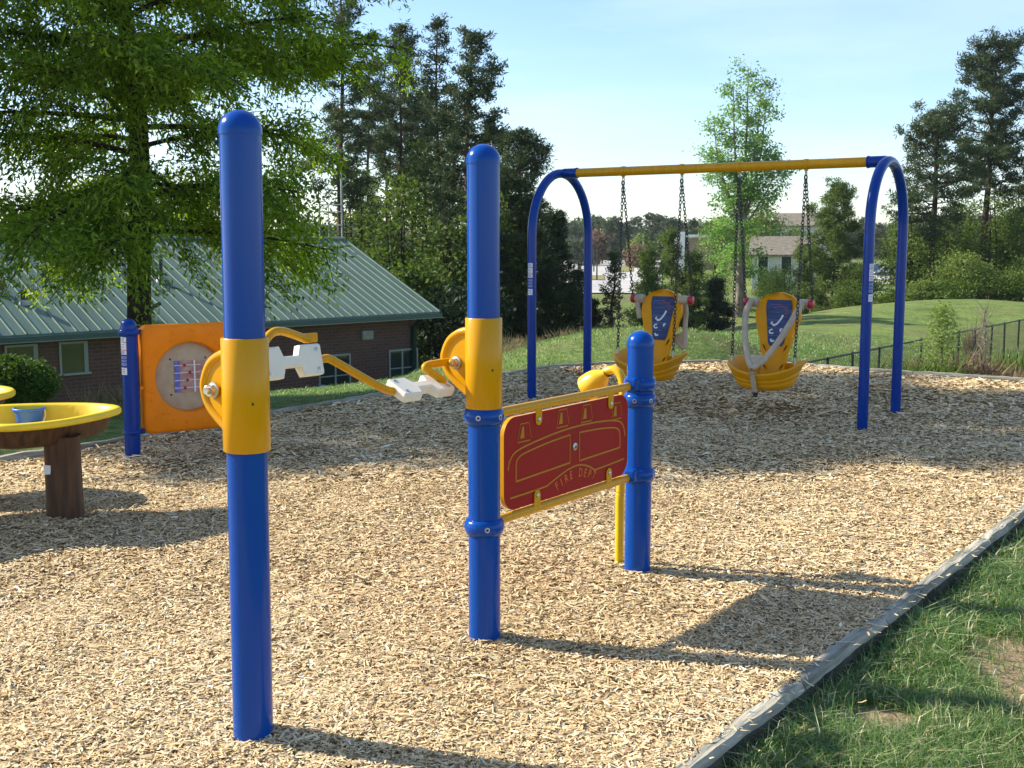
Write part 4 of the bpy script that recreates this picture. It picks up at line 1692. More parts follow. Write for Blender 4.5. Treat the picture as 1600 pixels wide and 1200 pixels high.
def label_panel():
    mb = MB()
    nu, nv = 8, 12
    vs = []
    for j in range(nv + 1):
        for i in range(nu + 1):
            v = .36 + .55 * j / nv
            hw = (.075 + .06 * min(1, (j / nv) * 1.15)) * (1 - .10 * max(0, j / nv - .85) / .15)
            if j == 0: hw *= .8
            x = hw * (-1 + 2 * i / nu)
            p = back_pt(x / back_w(v), v, .008)
            vs.append((x, p.y, p.z))
    fs = [(j * (nu + 1) + i, j * (nu + 1) + i + nu + 1, j * (nu + 1) + i + nu + 2, j * (nu + 1) + i + 1) for j in range(nv) for i in range(nu)]
    mb.add(vs, fs, 0, True)

    def mark(pts, w, mi, closed=False):
        P = [Vector((x, z)) for x, z in pts]
        k = len(P)
        vs2 = []
        for i in range(k):
            t = (P[(i + 1) % k] - P[i - 1]) if closed else (P[min(i + 1, k - 1)] - P[max(i - 1, 0)])
            t.normalize()
            nn = Vector((-t.y, t.x)) * w / 2
            for q in (P[i] + nn, P[i] - nn):
                v = (q.y - .30) / .80
                pp = back_pt(q.x / back_w(v), v, .0115)
                vs2.append((q.x, pp.y, q.y))
        m_ = k if closed else k - 1
        fs2 = []
        for i in range(m_):
            a, b = 2 * i, 2 * ((i + 1) % k)
            fs2.append((a, b, b + 1, a + 1))
        mb.add(vs2, fs2 + [f[::-1] for f in []], mi)
    S = -1                                # local +X is the picture's left
    def sm(pts): return [(p.x, p.y) for p in smooth_path([Vector((S * a, b, 0)) for a, b in pts], 4)]
    mark(sm([(-.055, .80), (-.04, .785), (-.01, .80), (.02, .84), (.035, .865), (.042, .885)]), .019, 1)
    mark(sm([(-.07, .795), (-.058, .82)]), .014, 1)
    mark([(S * (-.055 + .02 * cos(a)), .725 + .019 * sin(a)) for a in [k * pi / 6 for k in range(2, 12)]], .014, 1)
    mark(sm([(.035, .725), (.03, .745), (.05, .752)]), .017, 1)
    mark(sm([(-.055, .655), (-.045, .632), (-.02, .64)]), .016, 1)
    for k, (x0, x1, z) in enumerate(((-.06, -.02, .955), (-.01, .05, .965), (.06, .085, .955), (.045, .085, .935), (.06, .09, .90), (.065, .085, .865))):
        mark([(S * x0, z), (S * x1, z)], .007, 2)
    for k in range(5):
        mark([(S * -.10, .985 - k * .075), (S * .02, .985 - k * .075)], .003, 3)
    return mb


proto = {}


def build_seat(t0, t1, label, first):
    c = beam_at((t0 + t1) / 2, 0)
    root = empty('bucket_swing', (c.x, c.y, 0), RZ, label, 'swing', 'moulded swing seats hanging from the yellow beam')
    if first:
        proto['shell'] = seat_shell().build('seat', M['seat_yellow'], root)
        proto['back'] = seat_back().build('backrest', M['seat_yellow'], root)
        lp = label_panel().build('instruction_label', [M['label_blue'], M['sticker_white'], M['knob_red'], M['sticker_blue']], proto['back'])
        for s in (-1, 1):
            for v, h in ((.34, .075), (.12, .06)):
                mb = MB()
                pc = back_pt(s * .72, v, .003)
                pts = [(pc.x + .014 * cos(a) + s * .018 * sin(a), pc.y, pc.z + h / 2 * sin(a)) for a in [k * pi / 8 for k in range(16)]]
                mb.tube([Vector(p) + Vector((0, .004, 0)) for p in pts], .006, 6, 0, closed=True)
                mb.add([(a, b - .0 + .004, d) for a, b, d in pts], [tuple(range(15, -1, -1)), tuple(range(16))], 1)
                mb.build('slot', [M['seat_yellow'], M['black']], proto['back'])
        mb = MB()
        mb.box((0, .318, .285), (.05, .012, .20), Matrix.Rotation(R(-22), 3, 'X'), 0, .004)
        mb.box((0, .335, .378), (.05, .09, .012), Matrix.Rotation(R(12), 3, 'X'), 0, .003)
        mb.box((0, .262, .170), (.035, .05, .05), None, 1, .008)
        proto['strap'] = mb.build('crotch_strap', [M['tan'], M['black']], root)
    else:
        for k in ('shell', 'back', 'strap'):
            copy_tree(proto[k], root)
    Wl = Matrix.Translation(root.location) @ Matrix.Rotation(RZ, 4, 'Z')
    inv = Wl.inverted()
    half = (SR - SL).length * (t1 - t0) / 2
    for s in (-1, 1):                     # knob on each shoulder
        mb = MB()
        fr = frame(Vector((s * .20, -.255, 1.00)), Vector((0, 1, 0)), Vector((0, 0, s)), Vector((s, 0, 0)))
        mb.lathe([(.042, 0), (.047, .03), (.044, .085), (.036, .10)], 18, 0, fr)
        mb.lathe([(.030, .10), (.045, .104), (.047, .122), (.045, .142), (.032, .148), (0, .150)], 18, 1, fr)
        mb.build('shoulder_knob', [M['tan'], M['knob_red']], root)
    for s in (-1, 1):
        hook = inv @ (beam_at(t1 if s < 0 else t0) + Vector((0, 0, -.10)))
        mb = MB(); chain(mb, hook, Vector((s * .335, -.255, 1.02)))
        mb.build('chain', M['chain'], root)
        mb = MB(); chain(mb, hook + Vector((0, .012, 0)), Vector((s * .31, .10, .50)))
        mb.tube([Vector((s * .31, .10, .51)), Vector((s * .31, .10, .45))], .012, 8, 1)
        mb.build('chain', [M['chain'], M['steel']], root)
    return root, inv


seatB, invB = build_seat(.5835, .777, 'orange yellow swing seat with its tan harness bar closed down over the front', True)
seatA, invA = build_seat(.216, .408, 'orange yellow swing seat with its tan harness bar swung open to one side', False)


def flat_plate(mb, tri, th, mi=0):
    a, b, c = [Vector(p) for p in tri]
    n = (b - a).cross(c - a).normalized() * th / 2
    mb.add([a + n, b + n, c + n, a - n, b - n, c - n], [(0, 1, 2), (5, 4, 3), (0, 3, 4, 1), (1, 4, 5, 2), (2, 5, 3, 0)], mi)


# closed harness: two arms meeting in a triangular plate over the lap
mb = MB()
J = Vector((0, .345, .425))
for s in (-1, 1):
    mb.tube(smooth_path([(s * .245, -.255, 1.0), (s * .255, -.19, 1.0), (s * .245, -.05, .90), (s * .17, .13, .68), (s * .085, .26, .51), (s * .02, .335, .44), J], 5), [.034] * 4 + [.030] * 22 + [.026] * 5, 10)
for s in (-1, 1):
    flat_plate(mb, [(s * .095, .245, .53), (0, .25, .53), (0, .355, .41)], .022)
mb.box((0, .247, .53), (.19, .02, .02), None, 0, .004)
mb.build('harness_bar', M['tan'], seatB)
# open harness: swung out to the picture's right of the seat
mb = MB()
Ya = seatA.location.y + .18
tip = inv_pts = None


def LA(px, py, dy):
    return invA @ PY(px, py, Ya + dy)


mb.tube(smooth_path([Vector((-.245, -.255, 1.0)), LA(1069, 472, .02), LA(1072, 485, .0), LA(1071, 503, -.02), LA(1070, 520, -.04), LA(1070.5, 536, -.05), LA(1069, 544, -.05)], 5), .026, 10)
mb.tube(smooth_path([LA(1069, 544, -.05), LA(1062, 538, -.02), LA(1053, 526, .02), LA(1041, 520, .08), LA(1030, 517, .12)], 5), .026, 10)
flat_plate(mb, [LA(1070, 518, -.04), LA(1052, 524, .02), LA(1068, 545, -.05)], .022)
mb.build('harness_bar', M['tan'], seatA)
mb = MB()
mb.tube(smooth_path([Vector((.245, -.255, 1.0)), Vector((.27, -.24, .95)), Vector((.255, -.235, .86)), Vector((.24, -.23, .80))], 4), .026, 10)
mb.build('harness_bar', M['tan'], seatA)
# ================================================================== brick building with the green metal roof
th = R(46.5)
U = Vector((sin(th), cos(th), 0))        # along the eave, away to the right
NB = Vector((-cos(th), sin(th), 0))      # from the eave up the roof, away from the camera
EC = PY(687, 487, 38.0)                  # right end of the eave
ww = .1395 * 38.0
RC = EC + NB * ww
RC.z = PY(540, 374, RC.y).z
rise = RC.z - EC.z
LEN = 30.0
TH = .5                                   # overhang
base_z = -3.6
bld = empty('brick_building', (EC.x, EC.y, base_z), math.atan2(U.y, U.x),
            'low dark brick building with a green standing seam metal roof', 'building')
# local frame: +x along U, +y along NB, z up from base_z
hz_ = EC.z - base_z


def bl(mb, name, mats, parent=bld):
    return mb.build(name, mats, parent)


wallx0, wallx1 = -LEN, -.55
wy = .55
mb = MB()
mb.box(((wallx0 + wallx1) / 2, wy + .15, hz_ / 2 - .08), (wallx1 - wallx0, .3, hz_ - .1))
mb.box((wallx1 - .15, (2 * ww) / 2, hz_ / 2 - .08), (.3, 2 * ww - 2 * wy - .62, hz_ - .1))
mb.add([(wallx1 - .004, wy, hz_ - .12), (wallx1 - .004, 2 * ww - wy, hz_ - .12), (wallx1 - .004, ww, hz_ + rise - .35)], [(0, 1, 2)])
wall = bl(mb, 'wall', M['brick'])
mb = MB()
sl = math.hypot(ww, rise)
for sgn in (1, -1):
    y0 = 0 if sgn > 0 else 2 * ww
    vs = [(-LEN, y0, hz_), (0, y0, hz_), (0, ww, hz_ + rise), (-LEN, ww, hz_ + rise)]
    vs2 = [(x, y, z - .07) for x, y, z in vs]
    f = [(0, 1, 2, 3), (7, 6, 5, 4), (0, 4, 5, 1), (1, 5, 6, 2), (3, 7, 4, 0)]
    if sgn < 0: f = [g[::-1] for g in f]
    mb.add(vs + vs2, f)
# standing seams
n = int(LEN / .32)
for i in range(n + 1):
    x = -i * .32 - .02
    for (a, b) in (((x, -.01, hz_), (x, ww, hz_ + rise)),):
        a, b = Vector(a), Vector(b)
        d = (b - a).normalized(); up = Vector((0, -d.z, d.y))
        e = Vector((.013, 0, 0)); h = up * .034
        mb.add([a - e, a + e, a + e * .7 + h, a - e * .7 + h, b - e, b + e, b + e * .7 + h, b - e * .7 + h],
               [(0, 1, 2, 3), (0, 3, 7, 4), (1, 5, 6, 2), (3, 2, 6, 7), (5, 4, 7, 6)], 1)
mb.tube([(-LEN, ww, hz_ + rise + .03), (0, ww, hz_ + rise + .03)], .06, 6, 1)
roof = bl(mb, 'roof', [M['roof'], M['rib']])
mb = MB()
mb.box((-LEN / 2 + .02, -.07, hz_ - .12), (LEN, .13, .15), None, 0, .02)
mb.box((-LEN / 2, wy / 2, hz_ - .165), (LEN - .1, wy - .1, .03), None, 0)
mb.box((-LEN / 2 + .02, -.142, hz_ - .185), (LEN, .014, .02), None, 1)
bl(mb, 'gutter', [M['fascia'], M['rib']])
mb = MB()
for a, b in (((.02, 0, hz_ - .03), (.02, ww, hz_ + rise - .03)),):
    a, b = Vector(a), Vector(b); d = (b - a).normalized(); up = Vector((0, -d.z, d.y))
    mb.add([a - up * .12, b - up * .12, b + up * .05, a + up * .05, a - up * .12 + Vector((.04, 0, 0)), b - up * .12 + Vector((.04, 0, 0)), b + up * .05 + Vector((.04, 0, 0)), a + up * .05 + Vector((.04, 0, 0))],
           [(0, 1, 2, 3), (7, 6, 5, 4), (3, 2, 6, 7), (0, 4, 5, 1), (0, 3, 7, 4), (1, 5, 6, 2)])
bl(mb, 'rake_trim', M['fascia'])
mb = MB()
mb.tube([(-.75, -.02, hz_ - .16), (-.72, .25, hz_ - .35), (-.72, wy - .07, hz_ - .5), (-.72, wy - .07, 0)], .075, 8)
bl(mb, 'downspout', M['fascia'])

Wb = Matrix.Translation((EC.x, EC.y, base_z)) @ Matrix.Rotation(math.atan2(U.y, U.x), 4, 'Z')
Wi = Wb.inverted()


def on_wall(px, py):
    """photo pixel -> local (x, z) on the front wall face"""
    o = Wi @ Vector((0, 0, CAMZ))
    d = (Wi.to_3x3() @ Vector(ray(px, py)))
    t = (wy - o.y) / d.y
    p = o + d * t
    return p.x, p.z


def on_roof(px, py):
    o = Wi @ Vector((0, 0, CAMZ)); d = (Wi.to_3x3() @ Vector(ray(px, py)))
    nrm = Vector((0, -rise, ww)).normalized()
    p0 = Vector((0, 0, hz_))
    t = (p0 - o).dot(nrm) / d.dot(nrm)
    return o + d * t


def window(x0, x1, z0, z1, mull, label=None, trans=True):
    mb = MB()
    fw = .055
    yb = wy - .012
    mb.box(((x0 + x1) / 2, yb, z1 - fw / 2), (x1 - x0, .05, fw))
    mb.box(((x0 + x1) / 2, yb - .02, z0 + .02), (x1 - x0 + .1, .11, .06))
    for x in (x0 + fw / 2, x1 - fw / 2):
        mb.box((x, yb, (z0 + .05 + z1 - fw) / 2), (fw, .05, z1 - z0 - fw - .05))
    for m_ in mull:
        mb.box((x0 + (x1 - x0) * m_, yb + .004, (z0 + .05 + z1 - fw) / 2), (.055, .045, z1 - z0 - fw - .05))
    if trans:
        mb.box(((x0 + x1) / 2, yb + .008, z0 + (z1 - z0) * .42), (x1 - x0 - 2 * fw, .035, .035))
    o = bl(mb, 'window', M['window_frame'])
    g = MB()
    g.add([(x0 + .03, wy - .006, z0 + .03), (x1 - .03, wy - .006, z0 + .03), (x1 - .03, wy - .006, z1 - .03), (x0 + .03, wy - .006, z1 - .03)], [(0, 1, 2, 3)])
    g.build('pane', M['glass'], o)
    if label: o['label'] = label
    return o


for (a, b, c, d, mu, tr) in ((607, 652, 547, 598, [.46], True), (497, 547, 556, 614, [.52], True), (91, 136, 535, 587, [.9], False), (6, 58, 540, 602, [.9], False), (300, 340, 545, 600, [.5], True)):
    xa, z1 = on_wall(a, c); xb, _ = on_wall(b, c); _, z0 = on_wall(a, d)
    window(xa, xb, z0, z1, mu, None, tr)
# louvred wall vent
xa, z1 = on_wall(564, 517); xb, z0 = on_wall(581, 530)
mb = MB()
mb.box(((xa + xb) / 2, wy - .05, (z0 + z1) / 2), (xb - xa, .10, z1 - z0), None, 0, .012)
for k in range(5):
    mb.box(((xa + xb) / 2, wy - .108, z0 + (z1 - z0) * (k + .7) / 5.6), (xb - xa - .06, .02, .02), Matrix.Rotation(R(30), 3, 'X'), 0)
bl(mb, 'wall_vent', M['vent_grey'])
# pipes through the roof
for px, py, kind in ((252, 440, 0), (236, 499, 1), (2, 459, 2), (38, 474, 3)):
    p = on_roof(px, py)
    mb = MB()
    mb.lathe([(.17, -.05), (.15, .06), (.08, .10), (.07, .16)], 14, 0, Matrix.Translation(p), cap1=False)
    if kind == 1:
        mb.tube([p, p + Vector((0, 0, .25)), p + Vector((.06, 0, .34)), p + Vector((.30, .05, .42))], .06, 10, 1)
    else:
        mb.tube([p, p + Vector((0, 0, .62 if kind == 0 else .36))], .055 if kind < 2 else .09, 10, 1 if kind != 2 else 2)
    mb.build('roof_pipe', [M['vent_grey'], M['dark_steel'], M['vent_red']], roof)
# blue bin beside the second window
x_, z_ = on_wall(491, 601)
p = Wb @ Vector((x_, wy - .45, 0))
pz = PY(491, 601, p.y).z
gz = H1(p.x, p.y)
bn_ = empty('recycling_bin', (p.x, p.y, gz), math.atan2(U.y, U.x), 'small blue bin standing against the brick wall beside a window', 'bin')
mb = MB()
hh = pz - gz
mb.box((0, 0, hh * .45), (.26, .30, hh * .9), None, 0, .03)
mb.build('body', M['bucket'], bn_)
mb = MB()
mb.box((0, 0, hh * .93), (.30, .34, hh * .07), None, 0, .01)
mb.build('lid', M['bucket'], bn_)
# thin metal lattice frame showing above the ridge
lf0 = PY(498, 372, 47); lf1 = PY(534, 372, 47)
lat = empty('antenna_frame', (lf0.x, 47, H1(lf0.x, 47)), 0, 'thin pale metal lattice frame and mast rising behind the roof ridge', 'antenna')
gz = lat.location.z
for px, top, r_ in ((499, 318, .035), (513, 320, .02), (533, 268, .04)):
    mb = MB()
    q = PY(px, top, 47)
    mb.tube([(q.x - lf0.x, 0, 0), (q.x - lf0.x, 0, q.z - gz)], r_, 6)
    mb.build('mast', M['vent_grey'], lat)
for py in (320, 331, 352):
    mb = MB()
    qa, qb = PY(499, py, 47), PY(533, py, 47)
    mb.tube([(qa.x - lf0.x, 0, qa.z - gz), (qb.x - lf0.x, 0, qb.z - gz)], .025, 6)
    mb.build('cross_bar', M['vent_grey'], lat)

# ================================================================== chain-link fence beyond the lawn dip
fz = 1.2
fa, fb = PY(1245, 569.5, 21.4), PY(1612, 497, 34.6)
fence = empty('chain_link_fence', (fa.x, fa.y, 0), 0, 'black chain-link fence receding beyond the dip in the lawn', 'fence')
L_ = (Vector((fb.x, fb.y, 0)) - Vector((fa.x, fa.y, 0))).length
np_ = 12
tops = []
for i in range(np_ + 4):
    t = i / np_
    x, y = fa.x + (fb.x - fa.x) * t, fa.y + (fb.y - fa.y) * t
    z = fa.z + (fb.z - fa.z) * t
    tops.append(Vector((x, y, z)))
    mb = MB()
    g = H1(x, y) - .3
    lean_ = .05 * sin(i * 2.3)
    mb.tube([(x - fa.x, y - fa.y, g), (x - fa.x + lean_ * .6, y - fa.y, z + .03)], .028, 8)
    mb.build('post', M['dark_steel'], fence)
mb = MB()
mb.tube([p - Vector((fa.x, fa.y, 0)) for p in tops], .02, 6)
mb.build('top_rail', M['dark_steel'], fence)
mb = MB()
dv = (tops[-1] - tops[0])
n = int(dv.length / .10)
for i in range(n):
    for s in (1, -1):
        t0 = i / n
        p = tops[0] + dv * t0 - Vector((fa.x, fa.y, 0))
        q = p + dv.normalized() * (s * fz)
        mb.tube([p, q - Vector((0, 0, fz))],   .0024, 3, caps=False)
mb.build('wire_mesh', M['dark_steel'], fence)

# ================================================================== far car park, houses and cars
def sheet(name, pts, m, lift=.05, n=16):
    """quad patch laid on the terrain; pts = 4 ground corners"""
    a, b, c, d = [Vector((p[0], p[1], 0)) for p in pts]
    vs, fs = [], []
    for i in range(n + 1):
        for j in range(n + 1):
            p = (a.lerp(b, i / n)).lerp(d.lerp(c, i / n), j / n)
            vs.append((p.x, p.y, H1(p.x, p.y) + lift))
    for i in range(n):
        for j in range(n):
            q = i * (n + 1) + j
            fs.append((q, q + n + 1, q + n + 2, q + 1))
    mb = MB(); mb.add(vs, fs, 0, True)
    return tag(mb.build(name, m), kind='structure')


sheet('car_park', [(XP(850, 104), 104), (XP(1035, 104), 104), (XP(1035, 290), 290), (XP(780, 290), 290)], M['asphalt'], .10, 24)
M['dry_lawn'] = mat('dry_far_lawn', (.22, .20, .08), .95, .1, 0, noise=.2, nscale=2)
sheet('verge', [(XP(880, 150), 150), (XP(945, 150), 150), (XP(945, 170), 170), (XP(875, 170), 170)], M['dry_lawn'], .18, 8)
sheet('verge', [(XP(965, 190), 190), (XP(990, 190), 190), (XP(990, 225), 225), (XP(965, 225), 225)], M['dry_lawn'], .18, 8)
sheet('road', [(XP(1330, 136), 136), (XP(1440, 136), 136), (XP(1440, 144), 144), (XP(1330, 144), 144)], M['asphalt'], .08, 10)
sheet('road', [(XP(1360, 150), 150), (XP(1400, 150), 150), (XP(1400, 190), 190), (XP(1360, 190), 190)], M['asphalt'], .08, 10)

lamp_spots = [(897, 395, 130), (933, 385, 150), (928, 404, 190), (1009, 372, 170)]
lp = None
for i, (px, py, Y) in enumerate(lamp_spots):
    top = PY(px, py, Y)
    g = H1(top.x, Y)
    if lp is None:
        lp = empty('street_lamp', (top.x, Y, g), 0, 'thin dark lamp post standing in the far car park', 'street lamp', 'lamp posts in the far car park')
        hL = top.z - g
        mb = MB(); mb.tube([(0, 0, -.2), (0, 0, hL)], [.11, .07], 8); mb.build('pole', M['dark_steel'], lp)
        mb = MB(); mb.box((.3, 0, hL), (.8, .3, .12), None, 0, .03); mb.build('lamp_head', M['dark_steel'], lp)
    else:
        c = copy_tree(lp)
        c.location = (top.x, Y, g)


def house(name, label, px0, px1, py_eave, py_ridge, Y, depth, wall_m, roof_m, win, gable=True, base_drop=5.5):
    p0, p1 = PY(px0, py_eave, Y), PY(px1, py_eave, Y)
    ze = p0.z
    zr_ = PY(px0, py_ridge, Y + depth / 2).z
    g = H1((p0.x + p1.x) / 2, Y) - .3
    W_ = p1.x - p0.x
    t = empty(name, (p0.x, Y, g), R(-14), label, 'house')
    mb = MB()
    h = ze - g
    mb.box((W_ / 2, depth / 2, h / 2), (W_, depth, h))
    mb.build('wall', wall_m, t)
    mb = MB()
    r = zr_ - ze
    e = .45
    vs = [(-e, -e, h - .05), (W_ + e, -e, h - .05), (W_ + e, depth / 2, h + r), (-e, depth / 2, h + r), (W_ + e, depth + e, h - .05), (-e, depth + e, h - .05)]
    lo_ = [(x, y, z - .18) for x, y, z in vs]
    mb.add(vs + lo_, [(0, 1, 2, 3), (3, 2, 4, 5), (7, 6, 9, 8)[::-1], (0, 6, 7, 1), (0, 3, 9, 6), (3, 5, 11, 9), (1, 7, 8, 2), (2, 8, 10, 4), (5, 4, 10, 11)])
    mb.add([(-.01, .0, h), (-.01, depth, h), (-.01, depth / 2, h + r - .2)], [(0, 2, 1)], 1)
    mb.build('roof', [roof_m, wall_m], t)
    for (u, v, w_, hh_) in win:
        mb = MB()
        mb.box((W_ * u, -.02, h * v), (w_ + .2, .06, hh_ + .2))
        o = mb.build('window', M['white_trim'], t)
        mb = MB()
        mb.box((W_ * u, -.055, h * v), (w_, .02, hh_))
        mb.build('pane', M['glass'], o)
    return t


house('house', 'pale sided house with a grey brown roof half hidden behind green trees', 1176, 1262, 397, 369, 125, 9, M['siding'], M['shingle'], [(.19, .70, 1.0, 1.9), (.6, .70, 1.0, 1.9), (.19, .25, 1.0, 1.6)])
house('house', 'house roof showing grey above the trees to the right of the tall tree', 1212, 1300, 352, 333, 170, 12, M['siding'], M['shingle'], [(.3, .8, 1.2, 1.6)])
# store with white parapet
p0, p1 = PY(1057, 362, 205), PY(1135, 362, 205)
g = H1(p0.x, 205) - .5
st = empty('store_building', (p0.x, 205, g), R(-6), 'tan brick store with a white pier and parapet beyond the young pines', 'store building')
h = p0.z - g
Wd = p1.x - p0.x
mb = MB(); mb.box((Wd / 2 + .9, 5, h / 2 - .5), (Wd - 1.8, 10, h - 1.0)); mb.build('wall', M['far_brick'], st)
mb = MB(); mb.box((Wd / 2 + .9, 5, h - .75), (Wd - 1.4, 10.5, .5)); mb.build('parapet', M['white_trim'], st)
mb = MB(); mb.box((.75, 4.6, h / 2), (1.5, 9.8, h)); mb.build('pier', M['white_trim'], st)

# parked cars glimpsed between the right-hand trunks
M['car_blue'] = mat('blue_car_paint', (.08, .16, .32), .3, .5, .5, noise=.05)
M['car_white'] = mat('white_car_paint', (.62, .62, .62), .3, .5, .5, noise=.05)


def car(px, py, Y, m, label, rz):
    p = PY(px, py, Y)
    g = H1(p.x, Y) + .09
    t = empty('parked_car', (p.x, Y, g), rz, label, 'car', 'cars parked beyond the right-hand trees')
    prof = [(-2.1, .35), (-2.15, .75), (-1.5, .92), (-1.0, 1.38), (.5, 1.42), (1.15, .95), (2.0, .8), (2.15, .4)]
    mb = MB()
    fr = frame((0, 0, 0), (1, 0, 0), (0, 0, 1), (0, -1, 0))
    mb.prism(prof[::-1], fr, -.85, .85)
    mb.build('body', m, t)
    mb = MB()
    for s in (-1, 1):
        mb.prism([(-1.28, .97), (.95, .97), (.45, 1.34), (-.95, 1.31)], fr, .851 * s - .004, .851 * s + .004)
    mb.build('window', M['glass'], t)
    for x in (-1.35, 1.35):
        for s in (-1, 1):
            mb = MB()
            mb.lathe([(.33, -.1), (.33, .1)], 16, 0, frame((x, s * .78, .33), (1, 0, 0), (0, 0, 1), (0, -1, 0)))
            mb.build('wheel', M['black'], t)
    return t


car(1377, 396, 172, M['car_blue'], 'blue parked car glimpsed between tree trunks beyond the right swing leg', R(25))
car(1394, 399, 165, M['car_white'], 'white parked car glimpsed behind the right pair of swing legs', R(-15))
# ================================================================== trees and plants
def leaf_quads(P, D, S, L, W, curl=None):
    """diamond leaves at P along D with side vectors S"""
    n = len(P)
    L = np.broadcast_to(L, (n,))[:, None]; W = np.broadcast_to(W, (n,))[:, None]
    v = np.stack([P, P + D * L * .45 - S * W * .5, P + D * L, P + D * L * .45 + S * W * .5], 1).reshape(-1, 3)
    b = np.arange(n)[:, None] * 4
    return v, b + np.array([[0, 1, 2, 3]])


def unit(a):
    return a / (np.linalg.norm(a, axis=1, keepdims=True) + 1e-9)


def rand_dirs(r, n, zb=0.0, zs=1.0):
    d = r.normal(0, 1, (n, 3))
    d[:, 2] = d[:, 2] * zs + zb
    return unit(d)


def sides(r, D):
    return unit(np.cross(D, r.normal(0, 1, D.shape)))


def put_tree(name, label, cat, x, y, z, mb, leaf, bark, leafm, group=None, rz=0.0, crown='crown'):
    root = empty(name, (x, y, z), rz, label, cat, group)
    if mb is not None and mb.v:
        mb.build('trunk', bark, root)
    P, D, S, L, W, var = leaf
    v, q = leaf_quads(P, D, S, L, W)
    np_obj(crown, v, q, None, leafm, np.repeat(var, 4), root)
    return root


# ---------------------------------------------------------------- big spreading tree on the left
def oak(seed, h=10.0, spread=3.1, nleaf=310, low=2.0, r0=.15):
    r = np.random.default_rng(seed)
    mb = MB()
    tr = [Vector((.10 * sin(k * .9 + seed), .08 * cos(k * 1.3), h * k / 12)) for k in range(13)]
    tr[0] = Vector((0, 0, -.4)); tr[1].x *= .2
    mb.tube(tr, [r0 * 1.3] + [r0 * (1 - .9 * (k / 12) ** .9) + .01 for k in range(1, 13)], 12)
    P, D, S, V_ = [], [], [], []
    nb = 96
    for i in range(nb):
        t = (i + .5) / nb
        z = low + (h - low - .15) * t ** 1.05
        az = i * 2.39996 + r.uniform(-.35, .35)
        tt_ = (z - low) / (h - low)
        L = spread * (.70 + .42 * sin(min(tt_ * 2.6, pi)) if tt_ < .35 else 1.08 * (1 - (tt_ - .35) / .68) ** .75) * r.uniform(.72, 1.08)
        L = max(L, .5)
        el = (.06 + .5 * tt_) + r.uniform(-.30, .30)
        d = Vector((cos(az), sin(az), 0))
        k = int(tt_ * 11.9)
        base = tr[min(k + 1, 11)].lerp(tr[min(k + 2, 12)], .5)
        base = Vector((base.x, base.y, z))
        pts = []
        ns = 9
        bend = r.uniform(-.25, .25)
        for j in range(ns + 1):
            s = j / ns
            sag = -(.28 if tt_ < .25 else .12) * L * .30 * s * s * (1.6 if tt_ < .12 else 1)
            dd = Vector((cos(az + bend * s), sin(az + bend * s), 0))
            pts.append(base + dd * (L * s * cos(el)) + Vector((0, 0, L * sin(el) * s * (1 - .35 * s) + sag)))
        br = max(.012, .05 * (L / spread) * (1 - .45 * tt_))
        mb.tube(pts, [br * (1 - .86 * j / ns) + .003 for j in range(ns + 1)], 5, caps=False)
        ntw = int(9 + L * 5.2)
        for m_ in range(ntw):
            s = .16 + .84 * (m_ + r.uniform(0, 1)) / ntw
            f = s * ns
            j0 = min(int(f), ns - 1)
            p = pts[j0].lerp(pts[j0 + 1], f - j0)
            dirb = (pts[j0 + 1] - pts[j0]).normalized()
            sd_ = dirb.cross(Vector((0, 0, 1))).normalized() * (1 if m_ % 2 else -1)
            tl = (.26 + .55 * (1 - s) * min(1, L / 2.5) + .15) * r.uniform(.5, 1.5)
            td = (dirb * r.uniform(.35, 1.0) + sd_ * r.uniform(.3, 1.0) + Vector((0, 0, r.uniform(-.75, .65)))).normalized()
            e = p + td * tl + Vector((0, 0, -.20 * tl * (1.6 if tt_ < .2 else .8)))
            mid = p.lerp(e, .5) + Vector((0, 0, .06 * tl))
            mb.tube([p, mid, e], [.008, .006, .003], 3, caps=False)
            nl_ = int(nleaf * tl * r.uniform(.35, 1.35) * .82)
            a = r.uniform(0.05, 1.0, nl_)[:, None]
            pp = np.array(p) * (1 - a) ** 2 + np.array(mid) * 2 * a * (1 - a) + np.array(e) * a * a
            pp = pp + r.normal(0, .075, (nl_, 3))
            dl = unit(np.array(td) * .6 + r.normal(0, .8, (nl_, 3)) + np.array([0, 0, -.55]))
            P.append(pp); D.append(dl)
            V_.append(np.clip(r.normal(.42 + .16 * sin(i * 1.7 + m_ * .6), .2, nl_), 0, 1))
    P = np.concatenate(P); D = np.concatenate(D); V_ = np.concatenate(V_)
    n = len(P)
    return mb, (P, D, sides(r, D), r.lognormal(0, .25, n) * .078, r.lognormal(0, .2, n) * .024, V_)


ox = XP(212, 13.6)
mb, lf = oak(5)
big = put_tree('spreading_tree', 'large spreading shade tree with fine spring leaves in front of the green roof', 'tree', ox, 13.6, H1(ox, 13.6) - .02, mb, lf, M['bark_dark'], M['oak_leaf'])
LEAFN = len(lf[0])
for (x, y, rz, lab, sc) in SHADE_TREES:
    c = copy_tree(big)
    c.location = (x, y, H1(x, y) - .05)
    c.rotation_euler = (0, 0, rz)
    c.scale = (sc, sc, sc)
    c['label'] = lab


